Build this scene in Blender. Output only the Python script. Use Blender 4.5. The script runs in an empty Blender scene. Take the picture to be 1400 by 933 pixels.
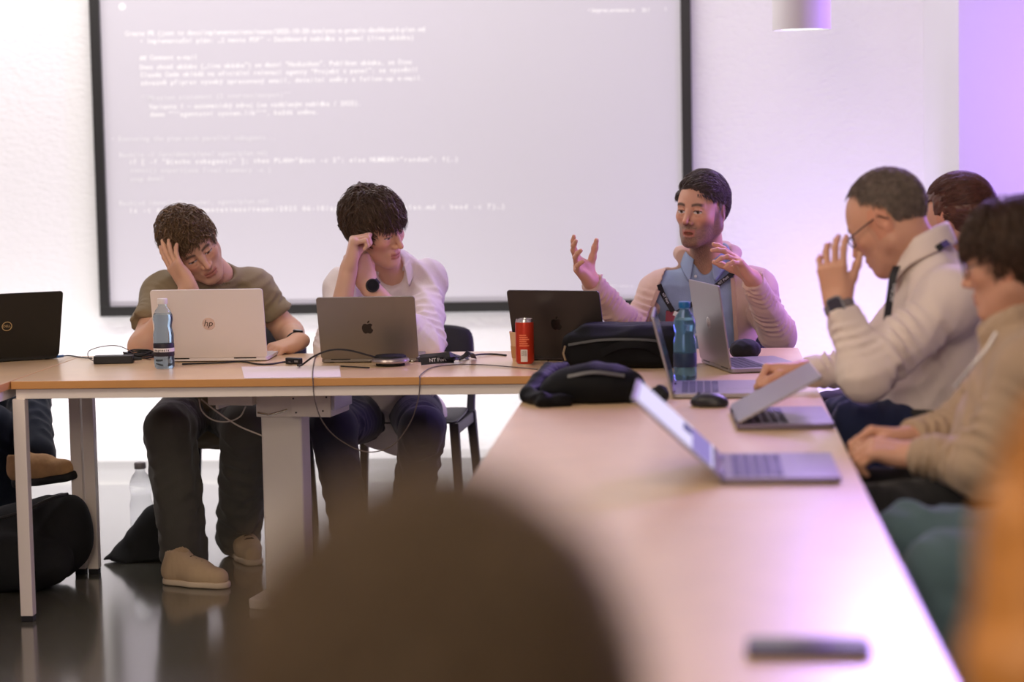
import bpy, math, random
import numpy as np
from mathutils import Vector, Matrix

S = bpy.context.scene
C = S.collection
# ------------------------------------------------------------------ camera
W_PX, H_PX = 1400, 933
YAW, PITCH, ROLL, CAM_H, FPX = 0.0841, 0.0885, -0.0196, 1.4333, 3074.6
_f = np.array([-math.sin(YAW)*math.cos(PITCH), math.cos(YAW)*math.cos(PITCH), -math.sin(PITCH)])
_r0 = np.array([math.cos(YAW), math.sin(YAW), 0.0]); _u0 = np.cross(_r0, _f)
_r = math.cos(ROLL)*_r0 + math.sin(ROLL)*_u0
_u = -math.sin(ROLL)*_r0 + math.cos(ROLL)*_u0
CAM = np.array([0.0, 0.0, CAM_H])
cd = bpy.data.cameras.new('camera'); cam = bpy.data.objects.new('camera', cd); C.objects.link(cam)
cd.sensor_width = 36.0; cd.lens = FPX/W_PX*36.0; cd.clip_start = 0.05; cd.clip_end = 60
cam.matrix_world = Matrix(((_r[0], _u[0], -_f[0], 0), (_r[1], _u[1], -_f[1], 0), (_r[2], _u[2], -_f[2], CAM_H), (0, 0, 0, 1)))
cd.dof.use_dof = True; cd.dof.focus_distance = 7.25; cd.dof.aperture_fstop = 1.9
S.camera = cam
# ------------------------------------------------------------------ view
S.view_settings.view_transform = 'Standard'; S.view_settings.look = 'None'
S.view_settings.gamma = 1.0; S.view_settings.use_curve_mapping = False
S.view_settings.exposure = 0.0
S.cycles.use_denoising = True
S.cycles.max_bounces = 8; S.cycles.sample_clamp_indirect = 6.0
wd = bpy.data.worlds.new('world'); S.world = wd; wd.use_nodes = True
wd.node_tree.nodes['Background'].inputs[0].default_value = (0.9, 0.86, 0.82, 1)
wd.node_tree.nodes['Background'].inputs[1].default_value = 0.05

def light(name, kind, loc, energy, color=(1, 1, 1), size=1.0, sizey=None, target=None, spot=None, blend=0.5, spread=None):
    l = bpy.data.lights.new(name, kind); l.energy = energy; l.color = color
    if kind == 'AREA':
        l.shape = 'RECTANGLE'; l.size = size; l.size_y = sizey or size
        if spread: l.spread = math.radians(spread)
    else:
        l.shadow_soft_size = size
    if kind == 'SPOT': l.spot_size = math.radians(spot); l.spot_blend = blend
    o = bpy.data.objects.new(name, l); C.objects.link(o); o.location = loc
    if target is not None:
        o.rotation_euler = (Vector(target)-Vector(loc)).to_track_quat('-Z', 'Y').to_euler()
    return o
YW = 10.11          # back wall
ZC = 3.1            # ceiling
WARM = (1.0, 0.83, 0.64)
# wash along the top of the back wall (the lamps above the picture)
light('wall_wash', 'AREA', (-2.4, YW-1.5, ZC-0.06), 78, (1.0, 0.95, 0.93), 5.0, 0.25, (-2.2, YW, 0.7))
light('wall_wash', 'AREA', (0.75, YW-1.2, ZC-0.06), 3, (0.70, 0.52, 1.0), 1.6, 0.25, (0.75, YW, 0.9))
# ceiling panels over the tables, then two added lamps
light('ceiling_and_fill_light', 'AREA', (-2.3, 5.2, ZC-0.05), 50, WARM, 1.2, 1.2, (-2.0, 6.0, 0))
light('ceiling_and_fill_light', 'AREA', (-0.4, 4.6, ZC-0.05), 20, WARM, 1.2, 1.2, (0.1, 5.6, 0))
light('ceiling_and_fill_light', 'AREA', (-0.8, 1.6, ZC-0.05), 50, WARM, 1.2, 1.2, (-0.8, 3.0, 0.6))
light('ceiling_and_fill_light', 'AREA', (-0.6, -1.0, ZC-0.4), 78, WARM, 1.2, 1.2, (-0.1, 1.4, 0.9))  # added warm fill behind the camera, for the near head and fronts
light('floor_wash', 'AREA', (-2.9, YW-0.75, 0.06), 25, (1.0, 0.97, 0.97), 4.4, 0.10, (-2.9, YW, 0.30))  # added low lamp that brightens the wall foot and its floor reflection
# violet flood standing on the floor by the wall, and a violet strip at the right of the room
light('violet_flood', 'SPOT', (0.62, YW-0.75, 0.35), 34, (0.58, 0.40, 1.0), 0.12, None, (0.62, YW, 0.75), 150, 0.9)
light('violet_side', 'AREA', (2.2, 8.1, 1.5), 50, (0.45, 0.22, 1.0), 0.5, 1.4, (-1.2, 7.2, 0.9))
light('violet_top', 'AREA', (0.95, 8.5, 2.75), 42, (0.50, 0.32, 1.0), 0.9, 0.9, (0.1, 4.6, 0.7), spread=110)

# ------------------------------------------------------------------ pixel helpers (a pixel's ray met at a real depth / height)
def ray(x, y): return _f + _r*((x-W_PX/2)/FPX) - _u*((y-H_PX/2)/FPX)
def PY(x, y, Y): d = ray(x, y); return CAM + d*((Y-CAM[1])/d[1])
def PZ(x, y, Z): d = ray(x, y); return CAM + d*((Z-CAM[2])/d[2])
def PX_(x, y, X): d = ray(x, y); return CAM + d*((X-CAM[0])/d[0])
TZ = 0.74
YF, YB, XR, XS, XL = 6.614, 7.414, 0.318, -0.482, -2.082

# ------------------------------------------------------------------ objects
def thing(name, label, cat, loc=(0, 0, 0), rz=0.0, group=None):
    o = bpy.data.objects.new(name, None); C.objects.link(o); o.empty_display_size = 0.1
    o.location = loc; o.rotation_euler = (0, 0, rz)
    tag(o, label, cat, group); return o
def tag(o, label=None, cat=None, group=None, kind=None):
    if label: o['label'] = label
    if cat: o['category'] = cat
    if group: o['group'] = group
    if kind: o['kind'] = kind
    return o
def link_mesh(name, me, mats, parent=None, smooth=True, world=False):
    for m in (mats if isinstance(mats, (list, tuple)) else [mats]): me.materials.append(m)
    o = bpy.data.objects.new(name, me); C.objects.link(o)
    if smooth: me.polygons.foreach_set('use_smooth', [True]*len(me.polygons))
    if parent is not None:
        o.parent = parent
        if world:
            top = parent; M = top.matrix_basis.copy()
            while top.parent: top = top.parent; M = top.matrix_basis @ M
            me.transform(M.inverted())
    return o
def copy_tree(o, parent=None):
    c = o.copy(); C.objects.link(c); c.parent = parent
    for ch in list(o.children): copy_tree(ch, c)
    return c

class MB:
    """collects primitives as one mesh"""
    def __init__(s): s.v = []; s.f = []; s.m = []
    def add(s, vs, fs, mi=0):
        b = len(s.v); s.v += [tuple(map(float, p)) for p in vs]
        s.f += [tuple(b+i for i in f) for f in fs]; s.m += [mi]*len(fs) if isinstance(mi, int) else list(mi)
        return s
    def box(s, lo, hi, mi=0, M=None):
        (a, b, c), (d, e, f) = lo, hi
        vs = [(a, b, c), (d, b, c), (d, e, c), (a, e, c), (a, b, f), (d, b, f), (d, e, f), (a, e, f)]
        if M is not None: vs = [M @ Vector(p) for p in vs]
        return s.add(vs, [(0, 3, 2, 1), (4, 5, 6, 7), (0, 1, 5, 4), (1, 2, 6, 5), (2, 3, 7, 6), (3, 0, 4, 7)], mi)
    def taper(s, p0, p1, s0, s1, mi=0):          # square bar between two points, sizes s0, s1 (x,y)
        vs = []
        for p, q in ((p0, s0), (p1, s1)):
            for sx, sy in ((-1, -1), (1, -1), (1, 1), (-1, 1)): vs.append((p[0]+sx*q[0]/2, p[1]+sy*q[1]/2, p[2]))
        return s.add(vs, [(0, 3, 2, 1), (4, 5, 6, 7), (0, 1, 5, 4), (1, 2, 6, 5), (2, 3, 7, 6), (3, 0, 4, 7)], mi)
    def lathe(s, prof, c=(0, 0, 0), n=28, mi=0, cap=True, M=None):
        vs = []; fs = []
        for r, z in prof:
            for k in range(n):
                a = 2*math.pi*k/n; vs.append((r*math.cos(a), r*math.sin(a), z))
        for i in range(len(prof)-1):
            for k in range(n):
                k2 = (k+1) % n; fs.append((i*n+k, i*n+k2, (i+1)*n+k2, (i+1)*n+k))
        if cap:
            fs.append(tuple(range(n-1, -1, -1))); fs.append(tuple((len(prof)-1)*n+k for k in range(n)))
        if M is not None: vs = [M @ Vector(p) for p in vs]
        vs = [(p[0]+c[0], p[1]+c[1], p[2]+c[2]) for p in vs]
        return s.add(vs, fs, mi)
    def tube(s, pts, r, n=8, mi=0, closed=False, flat=None):
        P = [Vector(p) for p in pts]; N = len(P); vs = []; fs = []
        rr = r if isinstance(r, (list, tuple, np.ndarray)) else [r]*N
        up = None
        for i in range(N):
            a = P[i-1] if (i > 0 or closed) else P[i]; b = P[(i+1) % N] if (i < N-1 or closed) else P[i]
            t = (b-a).normalized() if (b-a).length > 1e-9 else Vector((0, 0, 1))
            if up is None:
                up = Vector((0, 0, 1)) if abs(t.z) < 0.9 else Vector((1, 0, 0))
            x = t.cross(up).normalized(); up = x.cross(t).normalized()
            for k in range(n):
                g = 2*math.pi*k/n
                vs.append(P[i]+(x*math.cos(g)+up*math.sin(g)*(flat or 1))*rr[i])
        for i in range(N if closed else N-1):
            j = (i+1) % N
            for k in range(n):
                k2 = (k+1) % n; fs.append((i*n+k, i*n+k2, j*n+k2, j*n+k))
        if not closed:
            fs.append(tuple(range(n-1, -1, -1))); fs.append(tuple((N-1)*n+k for k in range(n)))
        return s.add(vs, fs, mi)
    def prism(s, poly, z0, z1, mi=0, M=None):
        n = len(poly); vs = [(x, y, z0) for x, y in poly]+[(x, y, z1) for x, y in poly]
        if M is not None: vs = [M @ Vector(p) for p in vs]
        fs = [tuple(range(n-1, -1, -1)), tuple(range(n, 2*n))]+[(i, (i+1) % n, n+(i+1) % n, n+i) for i in range(n)]
        return s.add(vs, fs, mi)
    def build(s, name, mats, parent=None, bevel=0, smooth=False, world=False, subsurf=0, segs=2):
        me = bpy.data.meshes.new(name); me.from_pydata(s.v, [], s.f)
        me.polygons.foreach_set('material_index', s.m); me.update()
        import bmesh
        bm = bmesh.new(); bm.from_mesh(me); bmesh.ops.recalc_face_normals(bm, faces=bm.faces); bm.to_mesh(me); bm.free()
        o = link_mesh(name, me, mats, parent, smooth, world)
        if bevel:
            b = o.modifiers.new('b', 'BEVEL'); b.width = bevel; b.segments = segs; b.limit_method = 'ANGLE'; b.angle_limit = math.radians(35)
            b.harden_normals = False
            me.polygons.foreach_set('use_smooth', [True]*len(me.polygons))
            w = o.modifiers.new('w', 'WEIGHTED_NORMAL'); w.keep_sharp = False
        elif smooth:
            try: me.set_sharp_from_angle(angle=math.radians(38))
            except Exception: pass
        if subsurf:
            m = o.modifiers.new('s', 'SUBSURF'); m.levels = subsurf; m.render_levels = subsurf
        return o
def rrect(w, h, r, n=5, cx=0, cy=0):
    p = []
    for sx, sy, a0 in ((1, 1, 0), (-1, 1, 90), (-1, -1, 180), (1, -1, 270)):
        for k in range(n+1):
            a = math.radians(a0+90*k/n); p.append((cx+sx*(w/2-r)+r*math.cos(a), cy+sy*(h/2-r)+r*math.sin(a)))
    return p
def smooth_path(pts, n=8):
    P = [np.array(p, float) for p in pts]; P = [2*P[0]-P[1]]+P+[2*P[-1]-P[-2]]; out = []
    for i in range(1, len(P)-2):
        for k in range(n):
            t = k/n; a, b, c, d = P[i-1:i+3]
            out.append(0.5*((2*b)+(c-a)*t+(2*a-5*b+4*c-d)*t*t+(3*b-a-3*c+d)*t**3))
    out.append(P[-2]); return out

# ------------------------------------------------------------------ materials
def srgb(r, g, b):
    f = lambda c: (c/255/12.92 if c/255 <= 0.04045 else ((c/255+0.055)/1.055)**2.4)
    return (f(r), f(g), f(b))
def mat(name, col, rough=0.5, metal=0.0, spec=0.5, noise=0.0, nscale=20.0, bump=0.0, bscale=80.0, stretch=None, sss=0.0, sssr=(1, .35, .2), emit=None, estr=0.0, coat=0.0, vcol=False, sheen=0.0, trans=0.0, ior=1.45, alpha=1.0, bdist=0.002):
    m = bpy.data.materials.new(name); m.use_nodes = True; nt = m.node_tree; N = nt.nodes; L = nt.links
    b = N['Principled BSDF']; c4 = (*col, 1)
    b.inputs['Base Color'].default_value = c4; b.inputs['Roughness'].default_value = rough; b.inputs['Metallic'].default_value = metal
    b.inputs['Specular IOR Level'].default_value = spec; b.inputs['IOR'].default_value = ior
    b.inputs['Coat Weight'].default_value = coat; b.inputs['Coat Roughness'].default_value = 0.24; b.inputs['Sheen Weight'].default_value = sheen
    b.inputs['Transmission Weight'].default_value = trans; b.inputs['Alpha'].default_value = alpha
    if sss:
        b.inputs['Subsurface Weight'].default_value = sss; b.inputs['Subsurface Radius'].default_value = sssr; b.inputs['Subsurface Scale'].default_value = 0.008
    if emit: b.inputs['Emission Color'].default_value = (*emit, 1); b.inputs['Emission Strength'].default_value = estr
    tc = N.new('ShaderNodeTexCoord'); vec = tc.outputs['Object']
    if stretch:
        mp = N.new('ShaderNodeMapping'); mp.inputs['Scale'].default_value = stretch; L.new(vec, mp.inputs['Vector']); vec = mp.outputs['Vector']
    src = None
    if vcol:
        a = N.new('ShaderNodeAttribute'); a.attribute_name = 'Col'; src = a.outputs['Color']; L.new(src, b.inputs['Base Color'])
    if noise:
        t = N.new('ShaderNodeTexNoise'); t.inputs['Scale'].default_value = nscale; t.inputs['Detail'].default_value = 5; L.new(vec, t.inputs['Vector'])
        mr = N.new('ShaderNodeMapRange'); mr.inputs[1].default_value = 0.25; mr.inputs[2].default_value = 0.75
        mr.inputs[3].default_value = 1-noise; mr.inputs[4].default_value = 1+noise; L.new(t.outputs['Fac'], mr.inputs[0])
        mx = N.new('ShaderNodeVectorMath'); mx.operation = 'SCALE'
        if src: L.new(src, mx.inputs[0])
        else: mx.inputs[0].default_value = col
        L.new(mr.outputs[0], mx.inputs['Scale']); L.new(mx.outputs[0], b.inputs['Base Color'])
    if bump:
        t = N.new('ShaderNodeTexNoise'); t.inputs['Scale'].default_value = bscale; t.inputs['Detail'].default_value = 4; L.new(vec, t.inputs['Vector'])
        bp = N.new('ShaderNodeBump'); bp.inputs['Strength'].default_value = bump; bp.inputs['Distance'].default_value = bdist
        L.new(t.outputs['Fac'], bp.inputs['Height']); L.new(bp.outputs['Normal'], b.inputs['Normal'])
    return m
def emission(name, col, s):
    m = bpy.data.materials.new(name); m.use_nodes = True; nt = m.node_tree; nt.nodes.clear()
    e = nt.nodes.new('ShaderNodeEmission'); e.inputs[0].default_value = (*col, 1); e.inputs[1].default_value = s
    o = nt.nodes.new('ShaderNodeOutputMaterial'); nt.links.new(e.outputs[0], o.inputs[0]); return m

M_WALL = mat('white_plaster', (0.82, 0.81, 0.81), 0.9, bump=0.75, bscale=30, bdist=0.009, stretch=(1, 1, 1.9))
M_WALLP = mat('white_paint', (0.80, 0.79, 0.80), 0.85)
M_CEIL = mat('ceiling_white', (0.75, 0.75, 0.75), 0.9)
M_FLOOR = mat('dark_vinyl', srgb(88, 87, 78), 0.13, noise=0.10, nscale=60, spec=0.9, ior=1.7)
M_BASE = mat('base_grey', (0.70, 0.69, 0.68), 0.5)
M_WOOD = mat('maple_laminate', srgb(230, 198, 154), 0.30, noise=0.05, nscale=3.0, stretch=(3, 3, 3), spec=0.6, coat=0.45)
M_EDGE = mat('amber_edge', srgb(206, 150, 90), 0.45, noise=0.06, nscale=8)
M_WSTEEL = mat('white_steel', srgb(238, 228, 220), 0.45)
M_BLACKP = mat('black_plastic', (0.012, 0.012, 0.014), 0.45)
M_BLACKF = mat('black_fabric', (0.010, 0.011, 0.012), 0.85, bump=0.4, bscale=300, noise=0.2, nscale=12)
M_FRAME = mat('dark_frame', srgb(34, 33, 32), 0.5)
M_GREYSTEEL = mat('grey_steel', srgb(236, 228, 220), 0.45)

# ------------------------------------------------------------------ room
def structure(name, lo, hi, m, bevel=0):
    return tag(MB().box(lo, hi).build(name, m, bevel=bevel), kind='structure')
structure('floor', (-6.0, -2.0, -0.1), (3.2, YW, 0.0), M_FLOOR)
structure('ceiling', (-6.0, -2.0, ZC), (3.2, YW, ZC+0.1), M_CEIL)
structure('wall_back', (-6.1, YW, -0.1), (3.3, YW+0.15, ZC+0.1), M_WALL)
structure('wall_left', (-6.15, -2.0, -0.1), (-6.0, YW, ZC+0.1), M_WALLP)
structure('wall_right', (3.2, -2.0, -0.1), (3.35, YW, ZC+0.1), M_WALLP)
structure('wall_front', (-6.1, -2.15, -0.1), (3.3, -2.0, ZC+0.1), M_WALLP)
_c = PY(1311, 200, 8.75)
structure('wall_return', (_c[0], 8.75, 0.0), (3.2, YW, ZC), M_WALLP)
structure('baseboard_back', (-6.0, YW-0.012, 0.0), (_c[0], YW, 0.04), M_BASE)

# ------------------------------------------------------------------ projection screen
ys = YW-0.05
a = PY(136.6, 433, ys); b = PY(949.3, 425, ys)
x0, x1, z0 = a[0], b[0], 0.5*(PY(136.6, 433, ys)[2]+PY(850, 424.5, ys)[2]); z1 = z0+1.86
fw = 0.046
scr = thing('projection_screen', 'large projection screen in a black frame on the back wall', 'screen', ((x0+x1)/2, YW, z0))
def lx(x): return x-(x0+x1)/2
fr = MB()
for lo, hi in (((x0, z0), (x1, z0+fw)), ((x0, z1-fw), (x1, z1)), ((x0, z0+fw), (x0+fw, z1-fw)), ((x1-fw, z0+fw), (x1, z1-fw))):
    fr.box((lx(lo[0]), -0.055, lo[1]-z0), (lx(hi[0]), 0, hi[1]-z0))
fr.build('screen_frame', M_FRAME, scr, bevel=0.003)
# the picture thrown on the cloth: a pale lilac page, a little whiter at the left
m = bpy.data.materials.new('projected_page'); m.use_nodes = True; nt = m.node_tree; B = nt.nodes['Principled BSDF']
B.inputs['Base Color'].default_value = (0.50, 0.48, 0.51, 1); B.inputs['Roughness'].default_value = 0.9
B.inputs['Emission Color'].default_value = (0.98, 0.93, 1.0, 1); B.inputs['Emission Strength'].default_value = 0.16
M_PAGE = m
MB().box((lx(x0+fw), -0.030, fw), (lx(x1-fw), -0.012, z1-z0-fw)).build('screen_cloth', M_PAGE, scr)
M_TEXT = mat('projected_letters', (0.72, 0.71, 0.70), 0.9, emit=(1, .99, .98), estr=0.30)
M_TEXT2 = mat('projected_letters_pale', (0.62, 0.61, 0.62), 0.9, emit=(1, .97, 1.0), estr=0.22)
_gl = {}
def glyph(ch):
    if ch not in _gl:
        cu = bpy.data.curves.new('g', 'FONT'); cu.body = ch; cu.size = 1.0; cu.resolution_u = 2; cu.offset = 0.02
        ob = bpy.data.objects.new('g', cu); C.objects.link(ob)
        dg = bpy.context.evaluated_depsgraph_get(); ev = ob.evaluated_get(dg); me = ev.to_mesh()
        vs = np.array([v.co[:] for v in me.vertices]).reshape(-1, 3); fs = [tuple(p.vertices) for p in me.polygons]
        ev.to_mesh_clear(); bpy.data.objects.remove(ob); bpy.data.curves.remove(cu)
        if len(vs): vs[:, 0] -= (vs[:, 0].min()+vs[:, 0].max())/2
        _gl[ch] = (vs, fs)
    return _gl[ch]
def mono_line(mb, text, p0, p1, hgt, y, mi=0):
    """one line of fixed-pitch letters from p0 to p1 (x,z) at depth y"""
    n = len(text); dx = (p1[0]-p0[0])/n; dz = (p1[1]-p0[1])/n
    for i, ch in enumerate(text):
        if ch == ' ': continue
        vs, fs = glyph(ch)
        if not len(vs): continue
        wmax = max(1e-6, vs[:, 0].max()-vs[:, 0].min()); sx = min(hgt*1.0, dx*0.98/wmax)
        mb.add([(p0[0]+dx*(i+.5)+v[0]*sx, y, p0[1]+dz*i+v[1]*hgt) for v in vs], fs, mi)
LINES = [  # text, left pixel, right pixel, baseline y at left / right, bright?
 ('Create PR (json to docs/implementations/teams/2025-10-20-analyza-a-prepis-dashboard-plan.md', 171, 581, 49, 43, 0),
 ('• Implementační plán: „2 mesta PDF" – Dashboard nabídka a panel (live ukázka)', 191, 566, 59.5, 54, 0),
 ('## Comment e-mail', 191, 270, 82, 81, 0),
 ('Dnes chceš ukázku („live ukázka") se dozví "Hackathon". Publikum ukázka, se čtou', 191, 563, 95, 87.5, 0),
 ('Claude Code ukládá na oficiální rolovací agenty "Projekt s panel"; se vysvětlí', 192, 572, 105.5, 98, 0),
 ('závazně připrav vysoký zpracovaný email, detailní směry a follow-up e-mail.', 192, 580, 116.5, 109.5, 0),
 ('**Mission statement (2 sources/output)**', 193, 398, 137, 132, 1),
 ('Varianta 1 – automatický zdroj (se vzdáleným nabídka / 2025).', 204, 494, 149, 144, 0),
 ('demo "**agentství system.lib**", každá směna.', 205, 437, 159.5, 156, 0),
 ('• Executing the plan with parallel subagents...', 152, 378, 193, 191, 1),
 ('Bash(ls -1 /srv/demo/plans/ agent/plan.md)', 163, 366, 215, 212, 1),
 ('if [ -f "$(echo subagent)" ]; then PLAN="$out -c 2"; else NUMBER="random"; f(…)', 176, 627, 224.5, 220.5, 0),
 ('const() export(one final summary -n )', 178, 371, 236, 235.5, 1),
 ('stop done)', 178, 224, 248, 247, 1),
 ('Bash(cd /demo/index/panel, agent/plan.md)', 163, 368, 281, 278, 1),
 ('ls -t docs/implementations/teams/2025 06-10/agent-dashboard-plan.md : head -c 7)…)', 176, 691, 291, 285, 0)]
tx = MB(); yt = ys+0.05-0.0315
for t, xa, xb, ya, yb, mi in LINES:
    p, q = PY(xa, ya, yt), PY(xb, yb, yt); mono_line(tx, t, (lx(p[0]), p[2]-z0), (lx(q[0]), q[2]-z0), 0.030, yt-YW, mi)
for t, xa, xb, ya, yb in (('• Dangerous permissions on', 804, 868, 16.5, 16), ('2k?', 877, 889, 16, 16), ('⇧', 907, 913, 15, 15)):
    p, q = PY(xa, ya, yt), PY(xb, yb, yt); mono_line(tx, t.replace('⇧', '!'), (lx(p[0]), p[2]-z0), (lx(q[0]), q[2]-z0), 0.024, yt-YW, 0)
p = PY(167, 9, yt); tx.prism([(lx(p[0])+0.017*math.cos(k*math.pi/3), p[2]-z0+0.017*math.sin(k*math.pi/3)) for k in range(6)], 0, 0.0005, 0, Matrix(((1, 0, 0, 0), (0, 0, 1, yt-YW), (0, 1, 0, 0), (0, 0, 0, 1))))
p, q = PY(818, 392, yt), PY(866, 393, yt)
mono_line(tx, '----- ------- ------- --', (lx(p[0]), p[2]-z0), (lx(q[0]), q[2]-z0), 0.02, yt-YW, 0)
tx.build('projected_text', [M_TEXT, M_TEXT2], scr)

# ------------------------------------------------------------------ hanging lamp by the wall
YLAMP = 8.4
pl, pr = PY(1056, 40, YLAMP), PY(1136, 40, YLAMP); lc = (pl+pr)/2; lr = (pr[0]-pl[0])/2; zb = PY(1096, 41, YLAMP)[2]
lamp = thing('pendant_lamp', 'white cylindrical pendant lamp hanging before the violet wall', 'lamp', (lc[0], YLAMP, zb))
MB().lathe([(lr-0.004, 0.012), (lr-0.004, 0.0), (lr, 0.0), (lr, 0.34), (lr-0.006, 0.346), (0.012, 0.346), (0.012, 0.30)], n=48, cap=False).build('lamp_shade', mat('lamp_white', (0.72, 0.70, 0.70), 0.5), lamp, smooth=True)
MB().lathe([(0.001, 0.006), (lr-0.006, 0.006), (lr-0.006, 0.010), (0.001, 0.010)], n=48).build('diffuser', emission('lamp_glow', (1, 0.97, 0.98), 2.2), lamp, smooth=True)
MB().lathe([(0.004, 0.34), (0.004, ZC-zb)], n=8).build('cord', M_WSTEEL, lamp)
MB().lathe([(0.05, ZC-zb-0.025), (0.05, ZC-zb)], n=24).build('canopy', M_WSTEEL, lamp)
light('lamp_bulb', 'SPOT', (lc[0], YLAMP, zb-0.01), 3.5, (0.95, 0.88, 1.0), 0.09, None, (lc[0], YLAMP+0.6, 0.6), 120, 0.9)

# ------------------------------------------------------------------ tables
def make_table(name, label, cx, cy, along_y, legs_mask=(1, 1, 1, 1)):
    t = thing(name, label, 'table', (cx, cy, 0), math.pi/2 if along_y else 0, 'maple topped meeting tables')
    L, Wd = 1.6, 0.8; g = 0.0008
    tp = MB(); me = tp.box((-L/2+g, -Wd/2+g, TZ-0.024), (L/2-g, Wd/2-g, TZ), [1, 0, 1, 1, 1, 1])
    tp.build('tabletop', [M_WOOD, M_EDGE], t, bevel=0.0015)
    rl = MB(); z0, z1 = TZ-0.024-0.031, TZ-0.0245
    e = 0.012
    rl.box((-L/2+e, -Wd/2+e, z0), (L/2-e, -Wd/2+e+0.03, z1)); rl.box((-L/2+e, Wd/2-e-0.03, z0), (L/2-e, Wd/2-e, z1))
    rl.box((-L/2+e, -Wd/2+e+0.03, z0), (-L/2+e+0.03, Wd/2-e-0.03, z1)); rl.box((L/2-e-0.03, -Wd/2+e+0.03, z0), (L/2-e, Wd/2-e-0.03, z1))
    rl.build('frame_rail', M_WSTEEL, t, bevel=0.001)
    for sx in (-1, 1):
        for sy in (-1, 1):
            x, y = sx*(L/2-0.0215), sy*(Wd/2-0.0215)
            lg = MB().box((x-0.019, y-0.019, 0.018), (x+0.019, y+0.019, TZ-0.0548)).build('leg', M_WSTEEL, t, bevel=0.002)
            MB().box((x-0.0175, y-0.0175, 0.0), (x+0.0175, y+0.0175, 0.02)).build('foot_cap', M_BLACKP, lg, bevel=0.002)
    return t
make_table('meeting_table', 'maple table across the room before the two young men', (XL+XS)/2, (YF+YB)/2, False)
make_table('meeting_table', 'maple table at left edge carrying the black laptop', XL-0.402, YB-0.8, True)
make_table('meeting_table', 'corner maple table carrying bags, blue bottle and several laptops', XS+0.401, YB-0.8, True)
make_table('meeting_table', 'middle maple table of the right row under the open laptop with lit screen', XS+0.401, YB-2.401, True)
make_table('meeting_table', 'nearest maple table of the right row with the phone on it', XS+0.401, YB-4.002, True)

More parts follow.
